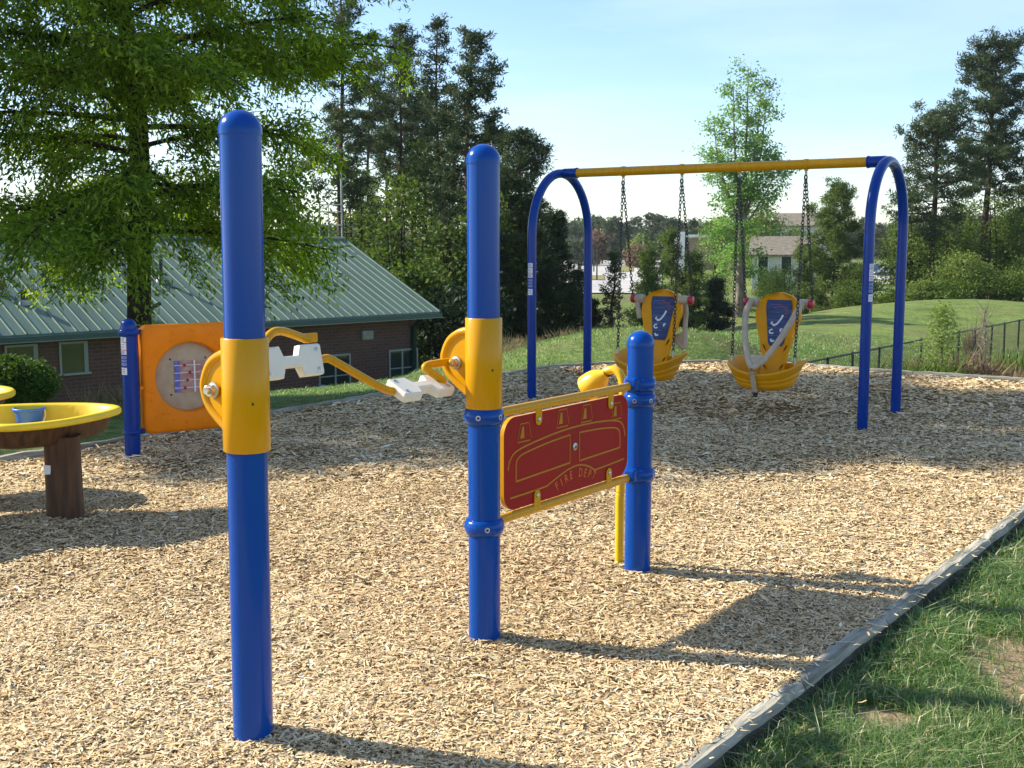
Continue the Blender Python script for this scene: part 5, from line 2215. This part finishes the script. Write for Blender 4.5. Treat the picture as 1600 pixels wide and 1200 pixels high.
# ---------------------------------------------------------------- pines
def pine(seed, h, rad, cb=.45, r0=.17, nl=46, clump=.42, per=26, droop=.0, top=1.0, sparse=1.0, nw=.05, conic=.0):
    r = np.random.default_rng(seed)
    mb = MB()
    lean = r.uniform(-.02, .02) * h
    tr = [Vector((lean * (k / 10) ** 2 + .07 * sin(k * 1.1 + seed), .06 * cos(k + seed), h * k / 10)) for k in range(11)]
    tr[0] = Vector((0, 0, -.6))
    mb.tube(tr, [r0 * 1.15] + [max(r0 * (1 - .85 * k / 10), .03) for k in range(1, 11)], 8)
    C, CS = [], []
    for i in range(nl):
        t = (i + r.uniform(0, 1)) / nl
        z = h * (cb + (1 - cb) * t * .97)
        az = i * 2.39996 + r.uniform(-.8, .8)
        rnd = math.sqrt(max(0, 1 - (max(0, t - .25) / .78) ** 2.2)) * (.5 + .5 * min(1, t / .3))
        prof = conic * (1 - t) ** .8 + (1 - conic) * rnd
        L = rad * max(.14, prof) * (r.uniform(.35, 1.15) if i % 3 else r.uniform(.9, 1.3))
        el = .08 + .65 * t ** 1.5 + r.uniform(-.25, .2) - droop
        k = min(int(z / h * 10), 9)
        b = tr[k].lerp(tr[k + 1], z / h * 10 - k)
        d = Vector((cos(az), sin(az), 0))
        wig = r.uniform(-.3, .3)
        pts = [b + (d + Vector((-d.y, d.x, 0)) * wig * s) * (L * s * cos(el)) + Vector((0, 0, L * (sin(el) * s + .25 * s * s - .14 * s))) for s in (0, .3, .6, .85, 1)]
        br = .016 + .016 * L
        mb.tube(pts, [br, br * .8, br * .6, br * .4, br * .25], 4, caps=False)
        nc = max(2, int(L * 4.2 * sparse / max(.5, clump * 1.6)))
        # foliage pads: one at the tip, others on side twigs
        for m_ in range(nc):
            s = 1.0 if m_ == 0 else r.uniform(.30, 1.0)
            j = min(int(s * 4), 3)
            p = pts[j].lerp(pts[j + 1], min(1, s * 4 - j))
            sd_ = Vector((-d.y, d.x, 0)) * r.uniform(-1, 1) * (.12 + .30 * L * (1.15 - s))
            q = p + sd_ + Vector((0, 0, abs(r.normal(0, .12)) * clump))
            if m_ % 2: mb.tube([p, q], [.010, .005], 3, caps=False)
            for u_ in range(2):
                C.append(q + Vector(r.normal(0, .30, 3)) * clump); CS.append(r.uniform(.7, 1.15) * clump)
    for k in range(int(9 * sparse)):
        C.append(tr[10] + Vector((r.normal(0, .12 * rad), r.normal(0, .12 * rad), r.uniform(-.35, .05) * rad * .6))); CS.append(clump * .85)
    for i in range(int(7 * (cb > .25))):
        z = h * r.uniform(.22, cb)
        az = r.uniform(0, 6.28); L = rad * r.uniform(.25, .7)
        d = Vector((cos(az), sin(az), 0))
        b = Vector((tr[int(z / h * 10)].x, 0, z))
        mb.tube([b, b + d * L * .6 + Vector((0, 0, .05 * L)), b + d * L + Vector((0, 0, .22 * L))], [.03, .02, .008], 4, caps=False)
    C = np.array([tuple(c) for c in C]); CS = np.array(CS)
    n = len(C)
    P = np.repeat(C, per, 0)
    D = rand_dirs(r, n * per, .45, .8)
    sz = np.repeat(CS, per)
    L = sz * r.uniform(.26, .55, n * per)
    P = P + rand_dirs(r, n * per) * (sz * .62 * r.uniform(0, 1, n * per) ** .6)[:, None] * np.array([1, 1, .6])
    cv = np.repeat(np.clip(r.normal(.42, .2, n), 0, 1), per)
    return mb, (P, D, sides(r, D), L, np.full(n * per, nw) * r.uniform(.7, 1.3, n * per), np.clip(cv + r.normal(0, .12, n * per), 0, 1))


def broad(seed, h, rad, cb=.25, r0=.14, ncl=130, per=34, leaf=.2, csz=.5, forks=5, hollow=.5, sq=.8):
    """rounded broadleaf tree: forked stem, leaf sprays through an uneven crown"""
    r = np.random.default_rng(seed)
    mb = MB()
    zc = h * (cb + (1 - cb) * .5)
    hh = h * (1 - cb) * .5
    fork = Vector((0, 0, h * max(cb, .12) * 1.1))
    mb.tube([Vector((0, 0, -.5)), Vector((.04, 0, fork.z * .5)), fork], [r0 * 1.15, r0, r0 * .85], 8)
    lobes = [(r.uniform(0, 6.28), r.uniform(-.8, .9), r.uniform(.65, 1.12)) for _ in range(9)]
    C = []
    tips = []
    for i in range(forks):
        az = i * 6.283 / forks + r.uniform(-.4, .4)
        rr_ = rad * r.uniform(.35, .65)
        tip = Vector((cos(az) * rr_, sin(az) * rr_, h * r.uniform(.70, .97)))
        if i == 0: tip = Vector((r.normal(0, .15) * rad, r.normal(0, .15) * rad, h * .98))
        m1 = fork.lerp(tip, .4) + Vector((cos(az), sin(az), 0)) * rad * .08
        st_ = [fork, m1, fork.lerp(tip, .75) + Vector((r.normal(0, .1), r.normal(0, .1), 0)), tip]
        sp = smooth_path(st_, 4)
        mb.tube(sp, [r0 * .62 * (1 - .88 * k / (len(sp) - 1)) + .008 for k in range(len(sp))], 6, caps=False)
        tips.append(sp)
    for i in range(ncl):
        d = rand_dirs(r, 1)[0]
        az, sz_ = math.atan2(d[1], d[0]), d[2]
        lob = 1.0
        for (la, lz, lr) in lobes:
            k = math.exp(-(((math.remainder(az - la, 2 * pi)) / .6) ** 2 + ((sz_ - lz) / .5) ** 2))
            lob += (lr - 1) * k * 1.2
        q = (hollow + (1 - hollow) * r.uniform(0, 1) ** .6) * lob
        c = Vector((d[0] * rad * q, d[1] * rad * q, zc + d[2] * hh * q))
        if c.z < .15: c.z = r.uniform(.15, .5)
        C.append(c)
        sp = tips[r.integers(0, len(tips))]
        if i % 2 == 0:
            b = min(sp, key=lambda w_: (w_ - c).length + (.5 if w_.z > c.z else 0))
            mb.tube([b, b.lerp(c, .55) + Vector((0, 0, -.04 * h * .1)), c], [.022, .014, .006], 3, caps=False)
    C = np.array([tuple(c) for c in C])
    n = len(C)
    P = np.repeat(C, per, 0) + r.normal(0, 1, (n * per, 3)) * csz * np.array([.62, .62, .40])
    D = rand_dirs(r, n * per, -.15, .7)
    cv = np.repeat(np.clip(r.normal(.45, .2, n), 0, 1), per)
    return mb, (P, D, sides(r, D), leaf * r.lognormal(0, .25, n * per), leaf * .55 * r.lognormal(0, .2, n * per), np.clip(cv + r.normal(0, .14, n * per), 0, 1))


def geo(px, Y, pytop):
    x = XP(px, Y)
    g = H1(x, Y) - .05
    return x, g, PY(px, pytop, Y).z - g


def rpx(w, Y): return w / F * Y


gP = 'tall pines in the wood behind the brick building'
for k, (px, Y, py, wpx, cb, lab, nl) in enumerate((
        (533, 54, -40, 56, .40, 'tallest pine rising out of the picture behind the spreading tree', 50),
        (622, 57, 42, 38, .48, 'pine with a rounded top just right of the spreading tree', 44),
        (646, 63, 66, 29, .5, 'slim pine with a bare trunk between two fuller pines', 34),
        (688, 52, 36, 27, .45, 'narrow upright pine with a tufted top left of the middle blue post', 40),
        (729, 50, 55, 54, .38, 'broad pine with long side branches directly behind the middle blue post', 52),
        (577, 66, 100, 42, .42, 'half hidden pine between the tallest pine and the rounded one', 40),
        (664, 74, 150, 38, .3, 'pine of the back row showing between two front trunks', 44),
        (708, 76, 165, 38, .3, 'pine of the back row left of the middle blue post top', 44),
        (768, 68, 200, 44, .25, 'pine of the back row right of the middle blue post top', 50),
        (604, 78, 150, 44, .3, 'dim pine of the back row behind the spreading tree edge', 44))):
    x, g, h = geo(px, Y, py)
    mb, lf = pine(100 + k, h, rpx(wpx, Y), cb, .16 + .05 * (k in (0, 4)), nl, .5, 42, nw=.05, sparse=1.0)
    put_tree('pine_tree', lab, 'tree', x, Y, g, mb, lf, M['bark_pine'], M['pine_leaf'], gP)
gD = 'dark evergreens at the wood edge behind the swing'
for k, (px, Y, py, wpx, cb, lab, nl, cl) in enumerate((
        (812, 48, 206, 50, .16, 'shaggy pine with drooping side branches behind the top of the middle post', 70, .5),
        (868, 46, 335, 44, .03, 'dark bushy evergreen seen through the left arch of the swing frame', 60, .42),
        (775, 46, 365, 40, .03, 'dark evergreen just right of the middle blue post', 54, .42),
        (903, 49, 425, 24, .03, 'low dark evergreen behind the left arch of the swing frame', 40, .36),
        (958, 49, 396, 25, .06, 'small spiky pine with sparse branches in front of the pale car park', 44, .30),
        (928, 48, 470, 22, .03, 'low dark pine beside the small spiky pine', 30, .30))):
    x, g, h = geo(px, Y, py)
    mb, lf = pine(140 + k, h, rpx(wpx, Y), cb, .12 if k else .16, nl, cl, 40 if k != 4 else 26, droop=.12, nw=.042, sparse=.8 if k == 4 else 1.7, conic=0 if k == 0 else .75)
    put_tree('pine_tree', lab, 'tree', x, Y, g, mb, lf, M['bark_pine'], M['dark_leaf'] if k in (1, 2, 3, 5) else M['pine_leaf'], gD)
gY = 'young bushy pines behind the swing seats'
for k, (px, Y, py, wpx, lab) in enumerate((
        (1012, 74, 395, 31, 'young bushy pine above the open harness swing seat, left of its clump'),
        (1050, 76, 362, 31, 'tallest young pine in the clump behind the open harness swing seat'),
        (1086, 75, 400, 28, 'young pine at the right of the clump between the two swing seats'),
        (1120, 76, 440, 26, 'low young pine beside the pale trunk of the tall tree'),
        (1302, 82, 289, 56, 'full bushy pine between the closed harness seat and the right swing leg'),
        (1264, 88, 385, 22, 'smaller pine tucked against the left side of the full bushy pine'))):
    x, g, h = geo(px, Y, py)
    mb, lf = pine(170 + k, h, rpx(wpx, Y), .05, .11, 70 if k == 4 else 54, .58 if k != 4 else .62, 40, nw=.055, sparse=1.0 if k != 4 else 1.3, conic=.7 if k != 4 else .35)
    put_tree('pine_tree', lab, 'tree', x, Y, g, mb, lf, M['bark_pine'], M['pine_leaf_light'] if k != 3 else M['dark_leaf'], gY)
for k, (px, Y, py, wpx, cb, lab) in enumerate((
        (1457, 78, 178, 66, .36, 'dark trunked pine directly right of the swing frame'),
        (1537, 84, 66, 62, .42, 'tallest pine at the right, standing clear against the sky'),
        (1640, 84, 170, 60, .35, 'pine at the right edge of the picture'))):
    x, g, h = geo(px, Y, py)
    mb, lf = pine(190 + k, h, rpx(wpx, Y), cb, .34, 50 if k == 0 else 70, .78, 48, nw=.07, sparse=.66 if k == 0 else .8)
    put_tree('pine_tree', lab, 'tree', x, Y, g, mb, lf, M['bark_dark'] if k == 0 else M['bark_pine'], M['pine_leaf'], 'big pines beyond the lawn on the right')
# understory of the wood on the left
gU = 'broadleaf trees under the tall pines'
for k, (px, Y, py, wpx, m_, lab) in enumerate((
        (455, 52, 215, 60, 'under_leaf', 'broadleaf tree above the right end of the green roof ridge'),
        (560, 58, 235, 55, 'under_leaf', 'broadleaf tree behind the lattice frame'),
        (620, 49, 262, 50, 'under_leaf', 'broadleaf tree leaning over the end of the green roof'),
        (665, 56, 205, 42, 'under_leaf', 'slender leafy tree among the pine trunks'),
        (705, 47, 330, 40, 'pine_leaf_light', 'leafy shrub layer left of the middle blue post'),
        (650, 44, 395, 42, 'under_leaf', 'bushy growth right above the roof corner'),
        (760, 47, 300, 42, 'under_leaf', 'leafy tree immediately behind the middle blue post'),
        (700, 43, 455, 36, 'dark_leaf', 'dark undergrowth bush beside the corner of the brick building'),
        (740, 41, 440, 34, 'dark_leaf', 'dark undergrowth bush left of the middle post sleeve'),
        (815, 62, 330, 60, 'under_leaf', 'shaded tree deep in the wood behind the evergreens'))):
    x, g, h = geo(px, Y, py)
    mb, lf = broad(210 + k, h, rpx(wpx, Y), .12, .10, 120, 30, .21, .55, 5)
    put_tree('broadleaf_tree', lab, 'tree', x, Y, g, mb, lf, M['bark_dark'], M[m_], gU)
# trees behind the building, low under the spreading crown
for k, (px, Y, py, wpx, lab) in enumerate((
        (40, 58, 330, 75, 'dim tree behind the green roof at the left edge'),
        (160, 62, 318, 75, 'dim tree behind the green roof beyond the spreading tree trunk'),
        (300, 60, 300, 80, 'dim tree behind the green roof left of the nearest blue post'),
        (395, 56, 265, 60, 'dim tree behind the roof ridge right of the nearest blue post'))):
    x, g, h = geo(px, Y, py)
    mb, lf = broad(240 + k, h, rpx(wpx, Y), .2, .12, 110, 26, .26, .7, 5)
    put_tree('broadleaf_tree', lab, 'tree', x, Y, g, mb, lf, M['bark_dark'], M['under_leaf'], 'trees behind the green roof')


# tall thin leafed tree against the sky
def tall_tree(seed, h, rad):
    r = np.random.default_rng(seed)
    mb = MB()
    stems = []
    f = Vector((.1, 0, h * .36))
    t0 = [Vector((0, 0, -.6)), Vector((.05, 0, h * .18)), f]
    mb.tube(smooth_path(t0, 4), [.48, .45, .42, .40, .37, .35, .33, .31, .29], 10)
    for (dx, dy, top, r_) in ((-.62, .1, .80, .12), (-.25, -.1, .93, .14), (.08, .0, 1.0, .17), (.50, .15, .86, .12), (.30, -.3, .94, .11), (-.45, .3, .66, .08), (.72, -.1, .66, .08)):
        tip = Vector((dx * rad, dy * rad, h * top))
        sp = smooth_path([f, f.lerp(tip, .3) + Vector((dx * rad * .14, 0, 0)), f.lerp(tip, .65) + Vector((dx * rad * .20, dy * rad * .1, 0)), tip], 6)
        mb.tube(sp, [r_ * (1 - .9 * k / (len(sp) - 1)) + .012 for k in range(len(sp))], 7, caps=False)
        stems.append(sp)
    C = []
    for sp in stems:
        for k in range(4, len(sp)):
            for _ in range(2):
                az = r.uniform(0, 6.28)
                t = (sp[k].z / h - .36) / .64
                L = rad * r.uniform(.22, .60) * (1.0 - .45 * t)
                e = sp[k] + Vector((cos(az) * L, sin(az) * L * .8, L * r.uniform(.05, .65)))
                mb.tube([sp[k], sp[k].lerp(e, .5) + Vector((0, 0, -.06 * L)), e], [.03, .02, .006], 4, caps=False)
                for q in range(max(2, int(L * 2.2))):
                    C.append(sp[k].lerp(e, r.uniform(.45, 1.05)) + Vector(r.normal(0, .14, 3)))
        C.append(sp[-1])
    for i in range(22):
        z = h * r.uniform(.16, .40); az = r.uniform(0, 6.28); L = rad * r.uniform(.3, .85)
        b = Vector((.05, 0, z)); e = b + Vector((cos(az) * L, sin(az) * L, L * r.uniform(-.2, .25)))
        mb.tube([b, b.lerp(e, .5) + Vector((0, 0, .15)), e], [.035, .02, .008], 4, caps=False)
        for q in range(6):
            C.append(b.lerp(e, r.uniform(.4, 1.05)) + Vector(r.normal(0, .2, 3)))
    C = np.array([tuple(c) for c in C])
    n, per = len(C), 26
    sz = np.repeat(r.uniform(.5, 1.3, n), per)[:, None]
    P = np.repeat(C, per, 0) + r.normal(0, 1, (n * per, 3)) * np.array([.34, .34, .24]) * sz
    D = rand_dirs(r, n * per, -.2, .8)
    cv = np.repeat(np.clip(r.normal(.45, .2, n), 0, 1), per)
    return mb, (P, D, sides(r, D),   .22 * r.lognormal(0, .25, n * per), .135 * r.lognormal(0, .2, n * per), np.clip(cv + r.normal(0, .15, n * per), 0, 1))


x, g, h = geo(1157, 90, 112)
mb, lf = tall_tree(300, h, rpx(70, 90))
put_tree('tall_deciduous_tree', 'tall thin-leaved tree with a pale trunk rising above the swing beam', 'tree', x, 90, g, mb, lf, M['bark_pale'], M['tall_leaf'])
gR = 'leafy trees and bushes beyond the lawn'
for k, (px, Y, py, wpx, cb, m_, lab, lf_) in enumerate((
        (1126, 94, 322, 44, .08, 'bright_leaf', 'bright green tree left of the tall pale trunk', .18),
        (1192, 138, 302, 36, .1, 'bright_leaf', 'bright green tree right of the tall pale trunk', .24),
        (1226, 90, 410, 31, .02, 'pale_leaf', 'pale leafy bush in front of the sided house', .19),
        (1206, 94, 420, 30, .02, 'pale_leaf', 'pale bush hiding the foot of the sided house beside the tall pale trunk', .19),
        (1240, 160, 352, 36, .02, 'under_leaf', 'green tree in front of the upper house roof', .2),
        (1335, 78, 405, 34, .02, 'under_leaf', 'leafy bush right of the full bushy pine', .22),
        (1400, 74, 448, 32, .02, 'under_leaf', 'low bush between the right swing legs', .2),
        (1424, 79, 338, 46, .06, 'bright_leaf', 'yellow green tree just right of the swing frame', .26),
        (1478, 84, 330, 46, .06, 'under_leaf', 'shaded broadleaf tree behind the dark trunked pine', .26),
        (1515, 74, 395, 50, .03, 'bright_leaf', 'bright bush right of the dark pine trunk', .24),
        (1556, 84, 296, 58, .05, 'bright_leaf', 'large bright green tree below the tallest right-hand pine', .28),
        (1600, 78, 330, 56, .05, 'under_leaf', 'olive green tree at the right edge', .26),
        (1565, 72, 425, 48, .02, 'under_leaf', 'low olive bush at the lawn edge on the right', .22),
        (1500, 72, 436, 40, .02, 'under_leaf', 'low bush with big leaves at the lawn edge beside the pine trunk', .26),
        (1625, 74, 400, 50, .02, 'bright_leaf', 'bush running out of the right edge', .24),
        (1445, 73, 440, 30, .02, 'bright_leaf', 'low bright bush against the foot of the dark trunked pine', .22),
        (1330, 74, 448, 30, .02, 'under_leaf', 'low bush at the lawn crest right of the bushy pine', .2),
        (1500, 92, 292, 44, .06, 'bright_leaf', 'tall leafy tree between the two right-hand pines', .26),
        (1592, 94, 276, 48, .06, 'bright_leaf', 'tall leafy tree behind the tallest pine at the right edge', .26),
        (1432, 92, 318, 38, .06, 'under_leaf', 'leafy tree behind the far right swing leg', .26),
        (1700, 80, 300, 70, .05, 'under_leaf', 'tree beyond the right edge of the view', .3))):
    x, g, h = geo(px, Y, py)
    mb, lf = broad(320 + k, h, rpx(wpx, Y), cb, .13 if wpx > 40 else .07, 170 if wpx > 40 else 110, 52, lf_ * .68 * (1.8 if Y > 100 else 1), (.58 if wpx > 40 else .45) * (2 if Y > 100 else 1), 5, .35)
    put_tree('broadleaf_tree' if h > 4 else 'leafy_bush', lab, 'tree' if h > 4 else 'bush', x, Y, g, mb, lf, M['bark_dark'], M[m_], gR)

# clipped round shrub by the wall
x, g, h = geo(12, 20, 558)
mb, lf = broad(400, h, .68, .05, .06, 420, 60, .055, .11, 4, .82)
put_tree('round_shrub', 'dense rounded green shrub in front of the brick wall behind the sand table', 'shrub', x, 20, g, mb, lf, M['bark_dark'], M['box_leaf'])

# saplings on the bank at the right
def sapling(seed, h, rad, per, cone=True):
    r = np.random.default_rng(seed)
    mb = MB()
    mb.tube([(0, 0, -.3), (.02, 0, h * .5), (0, .02, h)], [.028, .018, .005], 6)
    C = []
    for i in range(64):
        t = (i + .5) / 64
        z = h * (.08 + .9 * t)
        L = rad * (1 - t) ** .7 * r.uniform(.5, 1.15) + .04
        az = i * 2.4
        e = Vector((cos(az) * L, sin(az) * L, z + L * .35))
        mb.tube([(0, 0, z), e], [.008, .003], 3, caps=False)
        for q in range(5): C.append(Vector((0, 0, z)).lerp(e, r.uniform(.2, 1.05)))
    C = np.array([tuple(c) for c in C]); n = len(C)
    P = np.repeat(C, per, 0) + r.normal(0, .06, (n * per, 3))
    D = rand_dirs(r, n * per, .1, .6)
    return mb, (P, D, sides(r, D), .075 * r.lognormal(0, .2, n * per), .022 * np.ones(n * per), np.clip(r.normal(.6, .2, n * per), 0, 1))


x, g, h = geo(1478, 19.5, 478)
mb, lf = sapling(500, h, rpx(46, 19.5), 6)
put_tree('feathery_sapling', 'feathery yellow green sapling on the bank behind the right swing legs', 'sapling', x, 19.5, g, mb, lf, M['bark_pale'], M['pale_leaf'])


def bare(seed, h, rad, n=44):
    r = np.random.default_rng(seed)
    mb = MB()
    mb.tube([(0, 0, -.3), (.03, 0, h * .5), (0, .02, h)], [.026, .017, .004], 6)
    for i in range(n):
        t = (i + .5) / n
        z = h * (.1 + .88 * t); az = i * 2.4 + r.uniform(-.5, .5)
        L = rad * (1 - .75 * t) * r.uniform(.4, 1.2)
        e = Vector((cos(az) * L, sin(az) * L, z + L * r.uniform(.1, .6)))
        m_ = Vector((0, 0, z)).lerp(e, .5)
        mb.tube([(0, 0, z), m_, e], [.010, .007, .003], 3, caps=False)
        for q in range(3):
            e2 = m_ + Vector(r.normal(0, .16, 3)) + Vector((0, 0, .08))
            mb.tube([m_, e2], [.005, .002], 3, caps=False)
    return mb


x, g, h = geo(1545, 20.5, 483)
rt = empty('bare_sapling', (x, 20.5, g), 0, 'bare grey leafless sapling near the receding fence', 'sapling')
bare(510, h, rpx(26, 20.5)).build('trunk', M['bark_pale'], rt)


def brush(seed, rad, h, n, L, W, lean=.6):
    """tuft of dry stalks"""
    r = np.random.default_rng(seed)
    a = r.uniform(0, 6.28, n); q = rad * np.sqrt(r.uniform(0, 1, n))
    P = np.stack([q * np.cos(a), q * np.sin(a), r.uniform(0, .25, n) * h], 1)
    D = unit(np.stack([r.normal(0, lean, n), r.normal(0, lean, n), np.abs(r.normal(1, .3, n))], 1))
    return (P, D, sides(r, D), L * r.lognormal(0, .3, n), W * np.ones(n), np.clip(r.normal(.5, .25, n), 0, 1))


def tuft(name, label, cat, px, Y, rad, h, n, m_, group=None, W=.02, lean=.6):
    x = XP(px, Y)
    root = empty(name, (x, Y, H1(x, Y)), 0, label, cat, group)
    P, D, S, L, Wd_, var = brush(int(px * 7 + Y), rad, h, n, h, W, lean)
    v, q = leaf_quads(P, D, S, L, Wd_)
    np_obj('stems', v, q, None, M[m_], np.repeat(var, 4), root)


tuft('ornamental_grass', 'tan tuft of tall dry ornamental grass on the slope left of the bare sapling', 'grass tuft', 1526, 33, .16, .8, 260, 'dry_grass', W=.015, lean=.22)
gB = 'dry bushes along the far fence'
for px, Y, rad, h, n, lab, m_ in ((1505, 20, .65, .40, 900, 'low grey brown brush between the feathery sapling and bare sapling', 'dry_leaf'),
                                  (1575, 28, 1.0, .32, 700, 'reddish brown dry brush against the fence at the right', 'dry_leaf'),
                                  (1555, 21.5, .75, .38, 1100, 'dry brush around the foot of the bare sapling', 'dry_leaf'),
                                  (1415, 19, .8, .25, 900, 'patch of olive weeds behind the right swing legs', 'dry_grass'),
                                  (1450, 18.5, .5, .28, 800, 'olive weeds at the foot of the feathery sapling', 'under_leaf'),
                                  (1600, 23.5, .75, .55, 1100, 'green brown brush at the right edge beside the gravel path', 'under_leaf')):
    tuft('dry_bush', lab, 'bush', px, Y, rad, h, n, m_, gB, .03, .8)
gW = 'dry weeds along the edge of the wood'
for px, Y, rad, n, lab in ((845, 27.5, 1.3, 1300, 'strip of tan dry weeds at the wood edge between the left swing legs'),
                           (895, 29, 1.2, 1200, 'tan dry weeds at the wood edge beside the rear left swing leg'),
                           (945, 32, 1.5, 1300, 'dry weeds under the small spiky pine'),
                           (800, 27, 1.0, 900, 'dry weeds just right of the middle blue post'),
                           (1010, 37, 1.8, 1300, 'dry weeds below the clump of young pines'),
                           (1100, 42, 1.8, 1000, 'thin dry weeds at the lawn crest between the swing seats')):
    tuft('dry_weeds', lab, 'weeds', px, Y, rad, .22, int(n * .55), 'dry_grass', gW, .014, .7)
for px, Y, rad, h, n, lab in ((165, 11.2, .38, .15, 300, 'dry brown weeds behind the end of the yellow sand table'), (222, 11.8, .25, .14, 200, 'dry weeds at the foot of the spreading tree')):
    tuft('dry_weeds', lab, 'weeds', px, Y, rad, h, n, 'dry_grass', 'dry weeds below the spreading tree', .012, .5)

# ---------------------------------------------------------------- distant tree line
gT = 'hazy trees of the distant tree line'
r = np.random.default_rng(77)
protoP = protoB = None
k = 0
spots = [(800, 352), (822, 345), (848, 336), (868, 342), (893, 350), (925, 341), (941, 345), (957, 343), (972, 352), (992, 343), (1020, 338), (1034, 341), (1048, 345), (1062, 348), (1085, 346), (1103, 350), (1120, 344), (1290, 345), (1320, 350), (1350, 344), (1376, 352), (1398, 348), (1420, 340)]
for px, py in spots:
    Y = 260 + r.uniform(-15, 35)
    x = XP(px, Y); g = H1(x, Y) - .2
    h = PY(px, py, Y).z - g
    if protoP is None:
        mb, lf = pine(600, 12, 2.7, .28, .22, 46, 1.0, 16, nw=.22, sparse=1.2)
        protoP = put_tree('pine_tree', 'hazy grey green pine in the distant tree line beyond the car park', 'tree', x, Y, g, mb, lf, M['bark_pine'], M['far_leaf'], gT)
        o = protoP
    else:
        o = copy_tree(protoP)
    o.location = (x, Y, g)
    s = h / 12
    o.scale = (s * r.uniform(.85, 1.2), s * r.uniform(.85, 1.2), s)
    o.rotation_euler = (0, 0, r.uniform(0, 6.28))
for px, py, lab, m_ in ((905, 372, 'soft green broadleaf tree left of the rear left swing leg in the distance', 'far_leaf'), (1000, 366, 'round yellow green tree in front of the distant pines', 'bright_leaf'),
                        (1000, 385, 'orange brown shrub below the round yellow green tree', 'dry_leaf'), (930, 362, 'pale brownish tree in front of the distant pines', 'dry_leaf')):
    Y = 235 if py < 380 else 215
    x = XP(px, Y); g = H1(x, Y) - .1
    h = PY(px, py, Y).z - g
    mb, lf = broad(610 + px + py, h, 2.6, .1, .12, 80, 26, .7, 1.0, 4)
    put_tree('broadleaf_tree', lab, 'tree', x, Y, g, mb, lf, M['bark_dark'], M[m_], gT)


def far_mass():
    r = np.random.default_rng(88)
    n = 1500
    a = r.uniform(-1.0, 1.0, n)
    Y = r.uniform(300, 345, n)
    x = a * 230
    h = 8.2 + 1.6 * np.sin(x * .11) + 1.0 * np.sin(x * .31 + 1) + r.normal(0, .6, n)
    z0 = H(x, Y)
    per = 42
    P = np.repeat(np.stack([x, Y, z0], 1), per, 0)
    P[:, 2] += np.repeat(h, per) * r.uniform(0.0, 1, n * per) ** .8
    P[:, :2] += r.normal(0, 1.5, (n * per, 2))
    D = rand_dirs(r, n * per)
    return P, D, sides(r, D), np.full(n * per, 1.5) * r.lognormal(0, .3, n * per), np.full(n * per, 1.0), np.clip(r.normal(.45, .22, n * per), 0, 1)


P, D, S, L, Wd_, var = far_mass()
v, q = leaf_quads(P, D, S, L, Wd_)
o = np_obj('distant_woods', v, q, None, M['far_leaf'], np.repeat(var, 4))
tag(o, 'continuous band of distant woods along the horizon', 'woods', kind='stuff')

# ================================================================== thin spring haze
if HAZE > 0:
    hm = bpy.data.materials.new('thin_haze')
    hm.use_nodes = True
    nt = hm.node_tree
    for n_ in list(nt.nodes):
        if n_.type == 'BSDF_PRINCIPLED': nt.nodes.remove(n_)
    pv = nt.nodes.new('ShaderNodeVolumePrincipled')
    pv.inputs['Color'].default_value = (.86, .93, 1.0, 1)
    pv.inputs['Density'].default_value = HAZE
    pv.inputs['Anisotropy'].default_value = .2
    nt.links.new(pv.outputs['Volume'], nt.nodes['Material Output'].inputs['Volume'])
    mb = MB()
    mb.box((0, 195, 17), (1180, 530, 48))
    o = mb.build('haze', hm)
    tag(o, 'thin pale haze softening the distant trees', 'haze', kind='stuff')
